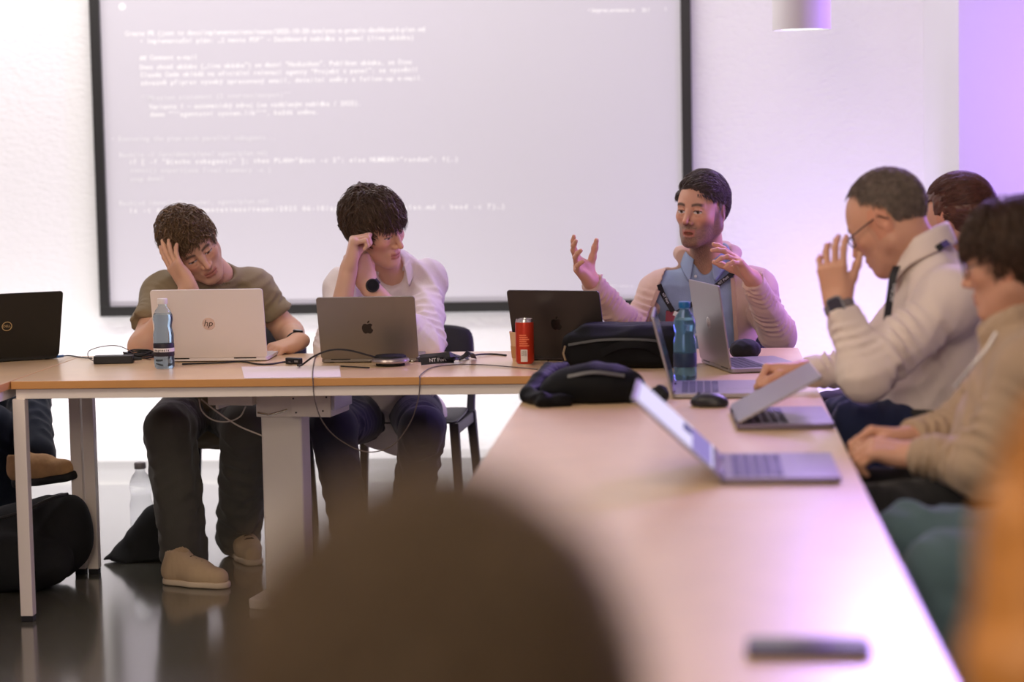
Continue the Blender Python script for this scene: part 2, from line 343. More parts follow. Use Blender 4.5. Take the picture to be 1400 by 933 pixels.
# ------------------------------------------------------------------ implicit-surface modeller for bodies, clothes, soft bags
F32 = np.float32
def vnorm(v): v = np.asarray(v, float); return v/max(1e-9, np.linalg.norm(v))
def frame(fwd, up):
    """3x3 with columns right, forward, up (orthonormal)"""
    f = vnorm(fwd); u = np.asarray(up, float); u = vnorm(u-f*np.dot(u, f)); r = np.cross(f, u); return np.stack([r, f, u], 1)
def rotx(a): c, s = math.cos(a), math.sin(a); return np.array([[1, 0, 0], [0, c, -s], [0, s, c]])
def roty(a): c, s = math.cos(a), math.sin(a); return np.array([[c, 0, s], [0, 1, 0], [-s, 0, c]])
def rotz(a): c, s = math.cos(a), math.sin(a); return np.array([[c, -s, 0], [s, c, 0], [0, 0, 1]])
class Sdf:
    def __init__(s, R=None, o=None):
        s.ops = []; s.R = np.eye(3) if R is None else np.asarray(R, float); s.o = np.zeros(3) if o is None else np.asarray(o, float)
    def W(s, p): return s.R @ np.asarray(p, float) + s.o
    def ell(s, c, r, R=None, k=0.02, sub=False):      # ellipsoid
        r = np.asarray(r, float); M = s.R @ (np.eye(3) if R is None else R); c = s.W(c)
        ext = np.sqrt(((M*r)**2).sum(1))
        Mt = M.T.astype(F32); r_ = r.astype(F32)
        def fn(X, Y, Z):
            x, y, z = X-F32(c[0]), Y-F32(c[1]), Z-F32(c[2])
            a = (Mt[0, 0]*x+Mt[0, 1]*y+Mt[0, 2]*z)/r_[0]; b = (Mt[1, 0]*x+Mt[1, 1]*y+Mt[1, 2]*z)/r_[1]; d = (Mt[2, 0]*x+Mt[2, 1]*y+Mt[2, 2]*z)/r_[2]
            k0 = np.sqrt(a*a+b*b+d*d)+F32(1e-6)
            k1 = np.sqrt((a/r_[0])**2+(b/r_[1])**2+(d/r_[2])**2)+F32(1e-6)
            return k0*(k0-1)/k1
        s.ops.append((fn, c-ext, c+ext, k, sub)); return s
    def sph(s, c, r, k=0.02, sub=False): return s.ell(c, (r, r, r), None, k, sub)
    def cone(s, a, b, ra, rb=None, k=0.02, sub=False, fl=None, fdir=None, ring=None):   # tapered capsule; fl flattens along fdir
        rb = ra if rb is None else rb; a = s.W(a); b = s.W(b); ba = b-a; L2 = max(1e-9, float(ba@ba)); rm = max(ra, rb)
        n = None
        if fl: n = s.R @ vnorm(fdir)
        ax = vnorm(ba); e1 = vnorm(np.cross(ax, [0.3, 0.5, 0.81])); e2 = np.cross(ax, e1)
        def fn(X, Y, Z):
            x, y, z = X-F32(a[0]), Y-F32(a[1]), Z-F32(a[2])
            t = np.clip((x*F32(ba[0])+y*F32(ba[1])+z*F32(ba[2]))/F32(L2), 0, 1)
            r = F32(ra)+F32(rb-ra)*t
            dx, dy, dz = x-t*F32(ba[0]), y-t*F32(ba[1]), z-t*F32(ba[2])
            if n is not None:
                q = dx*F32(n[0])+dy*F32(n[1])+dz*F32(n[2]); g = F32(1/fl-1)
                dx, dy, dz = dx+q*g*F32(n[0]), dy+q*g*F32(n[1]), dz+q*g*F32(n[2])
                d = np.sqrt(dx*dx+dy*dy+dz*dz)-r; d = np.where(d > 0, d*F32(fl**0.5), d*F32(fl))
            else: d = np.sqrt(dx*dx+dy*dy+dz*dz)-r
            if ring is not None:
                amp, wl, t0, t1, seed = ring
                ang = np.arctan2(dx*F32(e2[0])+dy*F32(e2[1])+dz*F32(e2[2]), dx*F32(e1[0])+dy*F32(e1[1])+dz*F32(e1[2]))
                tt = t*F32(math.sqrt(L2)/wl)
                w = np.sin(F32(6.283)*tt+F32(1.3)*np.sin(ang+F32(seed))+F32(1.1)*np.sin(2*ang+F32(2.3*seed))+F32(seed))
                m = np.clip((t-F32(t0))/F32(.15), 0, 1)*np.clip((F32(t1)-t)/F32(.15), 0, 1)*(F32(.55)+F32(.45)*np.sin(ang*2+tt*2+F32(seed*3)))
                d = d-F32(amp)*m*(1-2*np.abs(w))
            return d
        s.ops.append((fn, np.minimum(a, b)-rm-.004, np.maximum(a, b)+rm+.004, k, sub)); return s
    def chain(s, pts, rad, k=0.02, **kw):
        for i in range(len(pts)-1): s.cone(pts[i], pts[i+1], rad[i], rad[i+1], k, **kw)
        return s
    def box(s, c, h, R=None, r=0.01, k=0.02, sub=False):
        h = np.asarray(h, float); M = s.R @ (np.eye(3) if R is None else R); c = s.W(c); ext = (np.abs(M)*h).sum(1); Mt = M.T.astype(F32)
        def fn(X, Y, Z):
            x, y, z = X-F32(c[0]), Y-F32(c[1]), Z-F32(c[2]); q = []
            for i in range(3): q.append(np.abs(Mt[i, 0]*x+Mt[i, 1]*y+Mt[i, 2]*z)-F32(h[i]-r))
            o = np.sqrt(sum(np.maximum(v, 0)**2 for v in q)); return o+np.minimum(np.maximum(np.maximum(q[0], q[1]), q[2]), 0)-F32(r)
        s.ops.append((fn, c-ext, c+ext, k, sub)); return s
    def plane_cut(s, p, n, k=0.004):                # removes what lies on the +n side
        p = s.W(p); n = s.R @ vnorm(n)
        def fn(X, Y, Z): return -((X-F32(p[0]))*F32(n[0])+(Y-F32(p[1]))*F32(n[1])+(Z-F32(p[2]))*F32(n[2]))
        s.ops.append((fn, None, None, k, True)); return s
    def mesh(s, vox, disp=None, lo=None, hi=None):
        add = [o for o in s.ops if not o[4]]
        l = np.min([o[1] for o in add], 0)-3*vox-.012; h = np.max([o[2] for o in add], 0)+3*vox+.012
        if lo is not None: l = np.maximum(l, lo)
        if hi is not None: h = np.minimum(h, hi)
        n = np.ceil((h-l)/vox).astype(int)+1
        ax = [(l[i]+vox*np.arange(n[i])).astype(F32) for i in range(3)]
        D = np.full(n, 0.5, F32)
        for fn, a, b, k, sub in s.ops:
            if a is None: sl = [slice(0, n[i]) for i in range(3)]
            else:
                m = k+2.5*vox
                sl = [slice(max(0, int((a[i]-m-l[i])/vox)), min(n[i], int((b[i]+m-l[i])/vox)+2)) for i in range(3)]
                if any(q.stop <= q.start for q in sl): continue
            X = ax[0][sl[0]][:, None, None]; Y = ax[1][sl[1]][None, :, None]; Z = ax[2][sl[2]][None, None, :]
            d = fn(X, Y, Z); A = D[tuple(sl)]; k_ = F32(max(k, 1e-5))
            if sub:
                d = -d; hh = np.maximum(k_-np.abs(A-d), 0)/k_; R = np.maximum(A, d)+hh*hh*k_*F32(.25)
            else:
                hh = np.maximum(k_-np.abs(A-d), 0)/k_; R = np.minimum(A, d)-hh*hh*k_*F32(.25)
            D[tuple(sl)] = R
        if disp is not None:
            idx = np.nonzero(np.abs(D) < 0.03)
            D[idx] -= disp(ax[0][idx[0]], ax[1][idx[1]], ax[2][idx[2]]).astype(F32)
        D[0] = D[-1] = .5; D[:, 0] = D[:, -1] = .5; D[:, :, 0] = D[:, :, -1] = .5
        return surface_nets(D, l, vox)
def surface_nets(D, org, vox):
    ins = D < 0; nx, ny, nz = D.shape
    c = np.zeros((nx-1, ny-1, nz-1), np.int8)
    for i in (0, 1):
        for j in (0, 1):
            for k in (0, 1): c += ins[i:nx-1+i, j:ny-1+j, k:nz-1+k]
    cell = np.argwhere((c > 0) & (c < 8)); vid = np.full(c.shape, -1, np.int64); vid[tuple(cell.T)] = np.arange(len(cell))
    P = np.zeros((len(cell), 3)); cnt = np.zeros(len(cell)); i, j, k = cell.T
    cor = [(a, b, d) for a in (0, 1) for b in (0, 1) for d in (0, 1)]
    val = {q: D[i+q[0], j+q[1], k+q[2]] for q in cor}
    for q in cor:
        for ax in range(3):
            if q[ax]: continue
            q2 = list(q); q2[ax] = 1; q2 = tuple(q2); a, b = val[q], val[q2]; m = (a < 0) != (b < 0)
            t = np.where(m, a/np.where(m, a-b, 1), 0)
            for e in range(3): P[:, e] += np.where(m, q[e]+(t if e == ax else 0), 0)
            cnt += m
    P = (P/np.maximum(cnt, 1)[:, None]+cell)*vox+org
    F = []
    for ax in range(3):
        sl0 = [slice(1, -1)]*3; sl0[ax] = slice(0, -1); sl1 = [slice(1, -1)]*3; sl1[ax] = slice(1, None)
        a = ins[tuple(sl0)]; b = ins[tuple(sl1)]; e = np.argwhere(a != b)
        if not len(e): continue
        off = np.ones(3, int); off[ax] = 0; e = e+off; flip = ins[tuple(e.T)]
        u, v = (ax+1) % 3, (ax+2) % 3; du = np.zeros(3, int); du[u] = 1; dv = np.zeros(3, int); dv[v] = 1
        q = np.stack([vid[tuple((e-du-dv).T)], vid[tuple((e-dv).T)], vid[tuple(e.T)], vid[tuple((e-du).T)]], 1)
        q[~flip] = q[~flip][:, ::-1]; F.append(q)
    F = np.concatenate(F); F = F[(F >= 0).all(1)]
    return P.astype(np.float32), F.astype(np.int32)
def np_mesh(name, V, F, mats, parent=None, world=True, col=None, smooth=True):
    me = bpy.data.meshes.new(name); k = F.shape[1]
    me.vertices.add(len(V)); me.vertices.foreach_set('co', np.ascontiguousarray(V, np.float32).ravel())
    me.loops.add(F.size); me.loops.foreach_set('vertex_index', np.ascontiguousarray(F, np.int32).ravel())
    me.polygons.add(len(F)); me.polygons.foreach_set('loop_start', np.arange(0, F.size, k, dtype=np.int32))
    me.update(calc_edges=True)
    if col is not None:
        a = me.color_attributes.new('Col', 'FLOAT_COLOR', 'POINT'); cc = np.ones((len(V), 4), np.float32); cc[:, :3] = col; a.data.foreach_set('color', cc.ravel())
    return link_mesh(name, me, mats, parent, smooth, world)
def join(parts):
    V = []; F = []; b = 0
    for v, f in parts: V.append(v); F.append(f+b); b += len(v)
    return np.concatenate(V), np.concatenate(F)
def fold_noise(amp, scale, seed, stretch=(1, 1, 1), sharp=True):
    rs = np.random.RandomState(seed); A = rs.randn(6, 3); A /= np.linalg.norm(A, axis=1)[:, None]; ph = rs.rand(6)*6.28
    def fn(X, Y, Z):
        x, y, z = X*F32(stretch[0]/scale), Y*F32(stretch[1]/scale), Z*F32(stretch[2]/scale); w = 0
        w1 = np.sin(x*A[0, 0]*2+y*A[0, 1]*2+z*A[0, 2]*2+ph[0]); w2 = np.sin(x*A[1, 0]*2.3+y*A[1, 1]*2.3+z*A[1, 2]*2.3+ph[1]+w1)
        for i in range(2, 5):
            g = 3.0+i*0.9; v = np.sin(x*A[i, 0]*g+y*A[i, 1]*g+z*A[i, 2]*g+ph[i]+1.6*w1+1.2*w2)
            w = w+((1-2*np.abs(v)) if sharp else v)*(1.0/(1+.3*i))
        return amp*w*(0.55+0.45*w2)
    return fn

# ------------------------------------------------------------------ heads, hands, hair
def head_sdf(R, o, nose=1.0, jaw=1.0, mouth_open=0.0, wide=1.0, neck_to=None, neck_r=0.058):
    """head-local: x to the head's right... +y the face, +z up, origin between the ears"""
    s = Sdf(R, o); w = wide
    s.ell((0, -.014, .034), (.077*w, .100, .092), k=.001)
    s.ell((0, .028, .002), (.067*w, .070, .094), k=.03)
    s.ell((0, .040, -.058), (.051*w, .047, .056), k=.03)
    for q in (-1, 1):
        s.cone((q*.055*w*jaw, .000, -.052), (q*.017, .072, -.100), .021, .019, k=.028)
        s.cone((q*.060*w, -.002, -.005), (q*.056*w*jaw, .000, -.055), .018, .019, k=.03)
        s.ell((q*.040*w, .060, -.016), (.022, .023, .017), k=.028)
    s.ell((0, .079, -.099), (.022, .018, .016), k=.018)
    s.cone((-.036, .079, .024), (.036, .079, .024), .0125, k=.014)
    for q in (-1, 1): s.ell((q*.032, .103, .004), (.021, .022, .0145), k=.014, sub=True)
    for q in (-1, 1):
        s.sph((q*.0315, .0765, .004), .0130, k=.002)
        s.chain([(q*.0165, .0860, .003), (q*.026, .0905, .0115), (q*.038, .0875, .0105), (q*.047, .078, .003)], [.003, .0036, .0036, .003], k=.006)
        s.chain([(q*.0175, .0860, .000), (q*.028, .0875, -.0065), (q*.039, .0845, -.0065), (q*.046, .078, .000)], [.0026, .003, .003, .0026], k=.007)
    s.chain([(0, .088, .020), (0, .098*1.0, .002), (0, .098+.019*nose, -.028)], [.0075, .0080, .0098], k=.011)
    for q in (-1, 1):
        s.ell((q*.0125, .101, -.033), (.0078, .0105, .0078), k=.008)
        s.sph((q*.0065, .108, -.0425), .0034, k=.003, sub=True)
    mo = mouth_open
    s.ell((0, .082, -.066), (.027, .018, .020), k=.016)
    s.chain([(-.024, .086, -.0655), (-.008, .0975, -.0600), (0, .0985, -.0612), (.008, .0975, -.0600), (.024, .086, -.0655)], [.0025, .0048, .0046, .0048, .0025], k=.006)
    s.chain([(-.022, .085, -.0675-mo*.5), (-.008, .0955, -.0730-mo), (.008, .0955, -.0730-mo), (.022, .085, -.0675-mo*.5)], [.0025, .0056, .0056, .0025], k=.006)
    if mo > 0.002: s.ell((0, .097, -.0665-mo*.5), (.017, .016, .0012+mo*.62), k=.003, sub=True)
    else: s.chain([(-.021, .0930, -.0667), (0, .1045, -.0665), (.021, .0930, -.0667)], [.0014, .0016, .0014], k=.003, sub=True)
    for q in (-1, 1):                                # ears
        Re = rotz(q*-0.38) @ rotx(-0.18)
        s.ell((q*.0800*w, -.014, .000), (.0085, .0185, .032), Re, k=.006)
        s.ell((q*.0880*w, -.012, .004), (.0060, .0100, .019), Re, k=.005, sub=True)
        s.cone((q*.079*w, -.010, -.027), (q*.077*w, -.004, -.030), .006, .006, k=.006)
    if neck_to is not None:
        nl = np.asarray(R).T @ (np.asarray(neck_to)-np.asarray(o))
        s.chain([(0, -.022, -.050), tuple(nl)], [neck_r*.95, neck_r], k=.03)
    return s
def lerp_col(c, tgt, m): return c*(1-m[:, None])+np.asarray(tgt)[None, :]*m[:, None]
def sst(a, b, x): t = np.clip((x-a)/(b-a), 0, 1); return t*t*(3-2*t)
def head_color(V, R, o, skin, lip=(.42, .13, .10), brow=(.05, .03, .02), stubble=0.0, stub_col=(.10, .07, .055), gaze=(0, 0), lids=0.0, scalp=None, brow_on=True):
    P = (V-np.asarray(o, np.float32)) @ np.asarray(R, np.float32); x, y, z = P.T; ax = np.abs(x)
    c = np.tile(np.asarray(skin, float), (len(V), 1))
    near = (np.abs(x) < .11) & (np.abs(z) < .15)
    red = np.asarray(skin)*np.array([1.02, .78, .72])
    c = lerp_col(c, red, .55*np.exp(-((ax-.045)**2/.0004+(z+.022)**2/.0004))*(y > .03)+.5*np.exp(-((ax)**2/.0002+(z+.03)**2/.0002))*(y > .08)+.6*(ax > .078)*(np.abs(z) < .04))
    if stubble:
        jawm = sst(-.020, -.045, z+ .25*np.maximum(0, .06-y))*sst(-.02, .015, y)*(1-np.exp(-((ax-.034)**2/.00018+(z+.032)**2/.0004))*.9)
        must = np.exp(-(z+.052)**2/.00006)*(ax < .030)*(y > .06)
        side = sst(.052, .064, ax)*sst(.03, -.01, z)*sst(-.02, .0, y)*(y < .035)*(z > -.06)
        lipz = np.exp(-((z+.068)**2/.00009+(x)**2/.0005))*(y > .07)
        nz = 0.8+0.2*np.sin(x*1900+np.sin(z*1300))*np.sin(z*1700+np.sin(y*1500))
        c = lerp_col(c, stub_col, np.clip(stubble*np.maximum(np.maximum(jawm, must), side)*(1-.9*lipz)*nz, 0, 1))
    lm = np.exp(-(((z+.0615)/.0060)**4))*(ax < .024)*(y > .084)+np.exp(-(((z+.0735)/.0068)**4))*(ax < .022)*(y > .084)
    c = lerp_col(c, lip, np.clip(lm, 0, 1)*.75)
    if brow_on:
        bz = .0262+.004*np.sin((ax-.012)/.04*3.1)
        bm = np.exp(-(((z-bz)/.0052)**4))*sst(.010, .015, ax)*sst(.054, .044, ax)*(y > .05)
        c = lerp_col(c, brow, np.clip(bm*.88, 0, 1))
    for q in (-1, 1):                                # eyes
        ex = x-q*.0315-gaze[0]*.006; ez = z-.004-gaze[1]*.004; dz = z-.0032; dx = x-q*.0315
        openh = .0062*(1-lids)
        op = (np.abs(dx) < .0145) & (np.abs(dz) < openh*np.sqrt(np.maximum(0, 1-(dx/.0150)**2))) & (y > .074)
        c[op] = (.62, .58, .55)
        iris = op & (ex**2+ez**2 < .0056**2); c[iris] = (.10, .065, .045)
        pup = op & (ex**2+ez**2 < .0028**2); c[pup] = (.01, .01, .01)
        lash = (np.abs(dx) < .0155) & (np.abs(dz-openh*np.sqrt(np.maximum(0, 1-(dx/.0158)**2))) < .0016) & (y > .072)
        c[lash] = np.asarray(brow)*.8
    nost = (ax > .003) & (ax < .011) & (np.abs(z+.0415) < .003) & (y > .098); c[nost] = np.asarray(skin)*.25
    if scalp is not None: c = lerp_col(c, scalp[0], scalp[1](x, y, z))
    return c
FING = [(-.031, .104, .073, .0086), (-.0105, .109, .081, .0088), (.0105, .106, .075, .0084), (.030, .098, .060, .0076)]   # across, knuckle, length, radius
def hand_sdf(s, wrist, fdir, palm, side=1, curls=(.3, .3, .3, .3), spread=.08, thumb=(.6, .5, .3), size=1.0, wr=.026, fdirs=None):
    """fdir: towards the fingertips, palm: the way the palm faces, side +1: the thumb lies on fdir x palm side. Returns finger tips."""
    f = vnorm(fdir); p = np.asarray(palm, float); p = vnorm(p-f*(p@f)); a = np.cross(f, p)*side      # a points to the thumb
    w = np.asarray(wrist, float); Z = size; Q = lambda u, v, t: w+(a*u+f*v+p*t)*Z
    tips = []
    for u0, u1 in ((.017, .029), (.005, .010), (-.009, -.010), (-.020, -.028)):
        s.cone(Q(u0, .010, 0), Q(u1, .092, -.002), .0155*Z, .0125*Z, k=.014)
    s.ell(Q(.024, .040, .010), np.array([.017, .032, .016])*Z, np.stack([a, f, p], 1), k=.018)
    s.ell(Q(-.022, .042, .008), np.array([.013, .030, .014])*Z, np.stack([a, f, p], 1), k=.016)
    s.cone(Q(0, -.02, 0), Q(0, .012, 0), wr*Z, .024*Z, k=.02, fl=.78, fdir=p)
    for i, (u, kn, L, r) in enumerate(FING):
        u = -u; c = curls[i]; sp = spread*(u/.031) if fdirs is None else fdirs[i]
        d0 = vnorm(f*math.cos(sp)+a*math.sin(sp)); lat = vnorm(np.cross(d0, p)); q = Q(u, kn-.012, -.002); ang = 0
        pts = [q]; rad = [r*1.12*Z]
        for j, (sh, cu) in enumerate(((.46, .85), (.30, 1.1), (.24, .75))):
            ang += c*cu; dv = d0*math.cos(ang)+p*math.sin(ang); q = q+dv*(L*sh+(.012 if j == 0 else 0))*Z; pts.append(q); rad.append(r*(1.0, .94, .80)[j]*Z)
        s.chain(pts, rad, k=.0055); tips.append(q)
    out, fold, bend = thumb                          # thumb: away from the fingers, towards the palm side, bend of the tip
    d = vnorm(f*math.cos(out)+a*math.sin(out)*math.cos(fold)+p*math.sin(out)*math.sin(fold))
    q0 = Q(.022, .022, .008); q1 = q0+d*.046*Z; d2 = vnorm(d*math.cos(bend*.6)+(f*.6+p*.25-a*.55)*math.sin(bend*.6)); q2 = q1+d2*.034*Z
    d3 = vnorm(d*math.cos(bend)+(f*.6+p*.25-a*.55)*math.sin(bend)); q3 = q2+d3*.026*Z
    s.chain([q0, q1, q2, q3], [.0165*Z, .0120*Z, .0102*Z, .0082*Z], k=.009); tips.append(q3)
    return tips
def hair_strands(R, o, c, rad, roots, flow, n_seg=7, length=.06, lift=.010, lift_var=.012, radius=.0011, seed=1, curl=.15, clump=60, droop=0.0, taper=.25, vary=.4, follow=1.0, lenf=None):
    """locks of hair as thin tapering tubes that follow the skull. roots: unit directions Nx3 (head-local); flow(dir Nx3)->Nx3 combing direction"""
    rs = np.random.RandomState(seed); c = np.asarray(c, float); rad = np.asarray(rad, float); u = np.asarray(roots, float); N = len(u)
    cl = rs.randint(0, clump, N); cb = rs.randn(clump, 3)*curl; ch = rs.rand(clump)
    h = (lift+lift_var*(0.65*ch[cl]+0.35*rs.rand(N))); L = length*(1+vary*(0.6*rs.rand(N)+.4*ch[cl]-.5))
    p = c+u*rad; P = [p.copy()]; dirv = None
    if lenf is not None: L = L*lenf(u)
    for i in range(n_seg):
        t = (i+1)/n_seg; d = (p-c)/rad; d /= np.linalg.norm(d, axis=1)[:, None]
        nrm = d/rad; nrm /= np.linalg.norm(nrm, axis=1)[:, None]
        fl = flow(d)+cb[cl]+rs.randn(N, 3)*curl*.25
        fl = fl-nrm*(fl*nrm).sum(1)[:, None]; fl /= np.linalg.norm(fl, axis=1)[:, None]+1e-9
        dv = fl if dirv is None else .45*dirv+.55*fl
        dv /= np.linalg.norm(dv, axis=1)[:, None]; dirv = dv
        p = p+dv*(L/n_seg)[:, None]; p[:, 2] -= droop*t*L/n_seg
        q = (p-c)/rad; m = np.linalg.norm(q, axis=1); tgt = 1+h*math.sin(min(1, t*1.6)*1.57)/rad.mean()
        mm = np.where(m < tgt, tgt, m*(1-follow)+tgt*follow) if follow < 1 else tgt
        p = c+q/m[:, None]*np.broadcast_to(mm, m.shape)[:, None]*rad; P.append(p.copy())
    return tubes(np.stack(P, 1), radius, taper, R, o, rs)
def tubes(P, radius, taper, R, o, rs, sides=3):
    N, K, _ = P.shape; T = np.gradient(P, axis=1); T /= np.linalg.norm(T, axis=2)[..., None]+1e-9
    ref = rs.randn(N, 1, 3); A = np.cross(T, ref); A /= np.linalg.norm(A, axis=2)[..., None]+1e-9; B = np.cross(T, A)
    r = radius*(1-(1-taper)*np.linspace(0, 1, K)**1.5)[None, :, None]*(0.7+.6*rs.rand(N, 1, 1))
    V = np.stack([P+r*(A*math.cos(2*math.pi*k/sides)+B*math.sin(2*math.pi*k/sides)) for k in range(sides)], 2)   # N,K,S,3
    idx = np.arange(N*K*sides).reshape(N, K, sides); F = []
    for k in range(sides):
        k2 = (k+1) % sides; F.append(np.stack([idx[:, :-1, k], idx[:, :-1, k2], idx[:, 1:, k2], idx[:, 1:, k]], -1).reshape(-1, 4))
    V = V.reshape(-1, 3) @ np.asarray(R).T + np.asarray(o)
    return V.astype(np.float32), np.concatenate(F).astype(np.int32)
def fib_dirs(n, seed=0):
    i = np.arange(n)+.5; ph = np.arccos(1-2*i/n); th = math.pi*(1+5**.5)*i
    d = np.stack([np.cos(th)*np.sin(ph), np.sin(th)*np.sin(ph), np.cos(ph)], 1); return d+np.random.RandomState(seed).randn(n, 3)*.02
HC, HRAD = (0, -.014, .034), (.079, .102, .094)       # the skull that carries the hair
def hair(name, parent, R, o, keep, flow, m, n=2600, cap_h=.006, seed=3, cap_vox=.004, wide=1.0, extra=None, locks=0, lock_r=.0042, lock_up=1.0, **kw):
    """hair: a close cap cut to the hairline plus locks. keep(x,y,z) head-local -> bool"""
    rad = np.array(HRAD)*np.array([wide, 1, 1])
    d = fib_dirs(n*2, seed); d /= np.linalg.norm(d, axis=1)[:, None]
    p = np.array(HC)+d*rad; k = keep(p[:, 0], p[:, 1], p[:, 2]); d = d[k]
    parts = [hair_strands(R, o, HC, rad, d, flow, seed=seed, **kw)]
    if locks:
        k2 = dict(kw); k2['radius'] = lock_r; k2['taper'] = .08; k2['lift'] = kw.get('lift', .01)*.75*lock_up; k2['lift_var'] = kw.get('lift_var', .01)*1.15*lock_up; k2['clump'] = locks
        dd = d[np.random.RandomState(seed).permutation(len(d))[:locks]]; parts.append(hair_strands(R, o, HC, rad, dd, flow, seed=seed+50, **k2))
    s = Sdf(R, o); s.ell(HC, rad+cap_h, k=.001)
    if extra: extra(s)
    def disp(X, Y, Z):
        L = (np.stack([X, Y, Z], 1)-np.asarray(o, F32)) @ np.asarray(R, F32); x, y, z = L.T
        kk = keep(x, y, z); n_ = .0016*np.sin(x*260+np.sin(z*170)*2)*np.sin(y*210+np.sin(x*150)*2)
        return np.where(kk, n_, -.030)
    parts.append(s.mesh(cap_vox, disp))
    V, F = join([q for q in parts if len(q[1])])
    return np_mesh(name, V, F, m, parent)
def loft(secs, closed_ends=True):
    """secs: list of rings (each Mx3)"""
    V = np.concatenate(secs); M = len(secs[0]); F = []
    for i in range(len(secs)-1):
        for k in range(M): k2 = (k+1) % M; F.append((i*M+k, i*M+k2, (i+1)*M+k2, (i+1)*M+k))
    return V, np.array(F, np.int32)
def strip(name, path, nrm, width, thick, m, parent, world=True, twist=None, smooth=True):
    """a flat band of real thickness along path; nrm: facing direction (one or per point)"""
    P = [np.array(p, float) for p in path]; n = len(P); mb = MB(); vs = []
    for i in range(n):
        t = vnorm(P[min(n-1, i+1)]-P[max(0, i-1)]); q = np.asarray(nrm[i] if isinstance(nrm, list) else nrm, float); q = vnorm(q-t*(q@t)); b = np.cross(t, q)
        wd_ = width[i] if isinstance(width, (list, np.ndarray)) else width
        vs += [P[i]-b*wd_/2-q*thick/2, P[i]+b*wd_/2-q*thick/2, P[i]+b*wd_/2+q*thick/2, P[i]-b*wd_/2+q*thick/2]
    fs = [(3, 2, 1, 0), tuple(4*(n-1)+k for k in range(4))]
    for i in range(n-1):
        for k in range(4): k2 = (k+1) % 4; fs.append((4*i+k, 4*i+k2, 4*i+4+k2, 4*i+4+k))
    mb.add(vs, fs); return mb.build(name, m, parent, smooth=smooth, world=world)
def collar(name, parent, c, R, rx, ry, m, h=.042, fall=.050, gap=.5, spread=.55, tilt=0.0, open_=.03, point=.028, thick=.0035):
    """shirt collar: an inner stand round the neck and an outer leaf that falls and ends in two points. R columns: right, front, up"""
    N = 41; c = np.asarray(c, float); inner = []; top = []; out = []; low = []
    for i in range(N):
        t = i/(N-1); a = math.pi*(-0.5)+0; ang = math.pi/2+gap+(2*math.pi-2*gap)*t      # starts right of the front, goes round the back
        x, y = math.cos(ang), math.sin(ang); e = abs(2*t-1)          # 1 at the front ends, 0 at the back
        P = lambda k, z, fy=0: c+R @ np.array([x*(rx+k), y*(ry+k)+fy, z])
        dip = -.035*e**2
        inner.append(P(0, dip-.01)); top.append(P(.003, h*(1-.35*e**3)+dip)); 
        out.append(P(.008+.004*e, h*(1-.35*e**3)+dip-.004))
        fl = fall+point*max(0, (e-.72)/.28)**1.3
        low.append(P(.017+.014*e, h*(1-.35*e**3)+dip-fl, .012*e**4))
    V, F = loft([np.array(low), np.array(out), np.array(top), np.array(inner)]); 
    M = N; F = np.array([f for f in F if not (f[0] % M == M-1)], np.int32)
    o = np_mesh(name, V.astype(np.float32), F, m, parent)
    sd = o.modifiers.new('t', 'SOLIDIFY'); sd.thickness = thick; sd.offset = 0
    ss = o.modifiers.new('s', 'SUBSURF'); ss.levels = 1; ss.render_levels = 1
    return o

# ------------------------------------------------------------------ people
def skin_mat(name): return mat(name, (.6, .35, .25), 0.48, vcol=True, sss=0.12, spec=0.4, bump=0.10, bscale=420, bdist=0.001)
M_SKIN = skin_mat('skin')
SK_FAIR = (.66, .385, .265); SK_WARM = (.62, .335, .22); SK_PALE = (.67, .41, .30)
def cloth(name, c, **k):
    d = dict(rough=0.9, bump=0.35, bscale=260, noise=0.06, nscale=9, sheen=0.15, spec=0.25); d.update(k); return mat(name, c, **d)
def hairmat(name, c, rough=0.42, **k): return mat(name, c, rough, noise=0.35, nscale=60, spec=0.5, **k)
M_SOLE = mat('pale_rubber', srgb(214, 196, 170), 0.7); M_BLACKR = mat('black_rubber', (.012, .012, .012), 0.7)
M_LACE = mat('lace_cord', srgb(60, 44, 32), 0.9)
BELT = mat('black_leather', (.015, .014, .014), 0.5)

def torso(s, pel, ch, sl, sr, nb, f, w=1.0, d=1.0, neck=.055, belly=0.0, k=.05):
    """pelvis, chest, the two shoulder joints, neck base, forward"""
    pel, ch, sl, sr, nb = [np.asarray(q, float) for q in (pel, ch, sl, sr, nb)]
    up = nb-pel; R = frame(f, up); mid = (pel+ch)/2
    Rs = frame(f, nb-ch); sh = vnorm(sr-sl); Rs[:, 0] = sh; Rs[:, 2] = vnorm(np.cross(sh, Rs[:, 1])); Rs[:, 1] = np.cross(Rs[:, 2], Rs[:, 0])
    s.ell(ch, (.172*w, .118*d, .205), Rs, k=.01); s.ell(mid+vnorm(f)*belly*.4, (.158*w, .116*d+belly, .19), R, k=k)
    s.ell(pel, (.172*w, .128*d, .13), R, k=k)
    for q in (sl, sr):
        q = q+(ch-q)*.10+np.array([0, 0, -.006]); a0 = nb-(nb-pel)*.05
        s.cone(a0, q, .050*w, .056*w, k=.05); s.sph(q, .060*w, k=.05)
        s.cone(q, ch, .062*w, .10*w, k=.05)
    s.cone(ch, nb-vnorm(up)*.03, .10*w, (neck+.008)*min(1, w+.05), k=.05)
    return s
def put_col(V, c): return np.tile(np.asarray(c, float), (len(V), 1))
def skin_var(V, c, seed=0):
    x, y, z = V.T; n = 1+.05*np.sin(x*60+seed)*np.sin(z*55+np.sin(y*70)); return np.asarray(c)[None, :]*n[:, None]
def shj(S_, E_, ch): return S_+(np.asarray(ch)-S_)*.10+np.array([0, 0, -.012])
def arm_pts(sh, el, wr): return [np.asarray(q, float) for q in (sh, el, wr)]
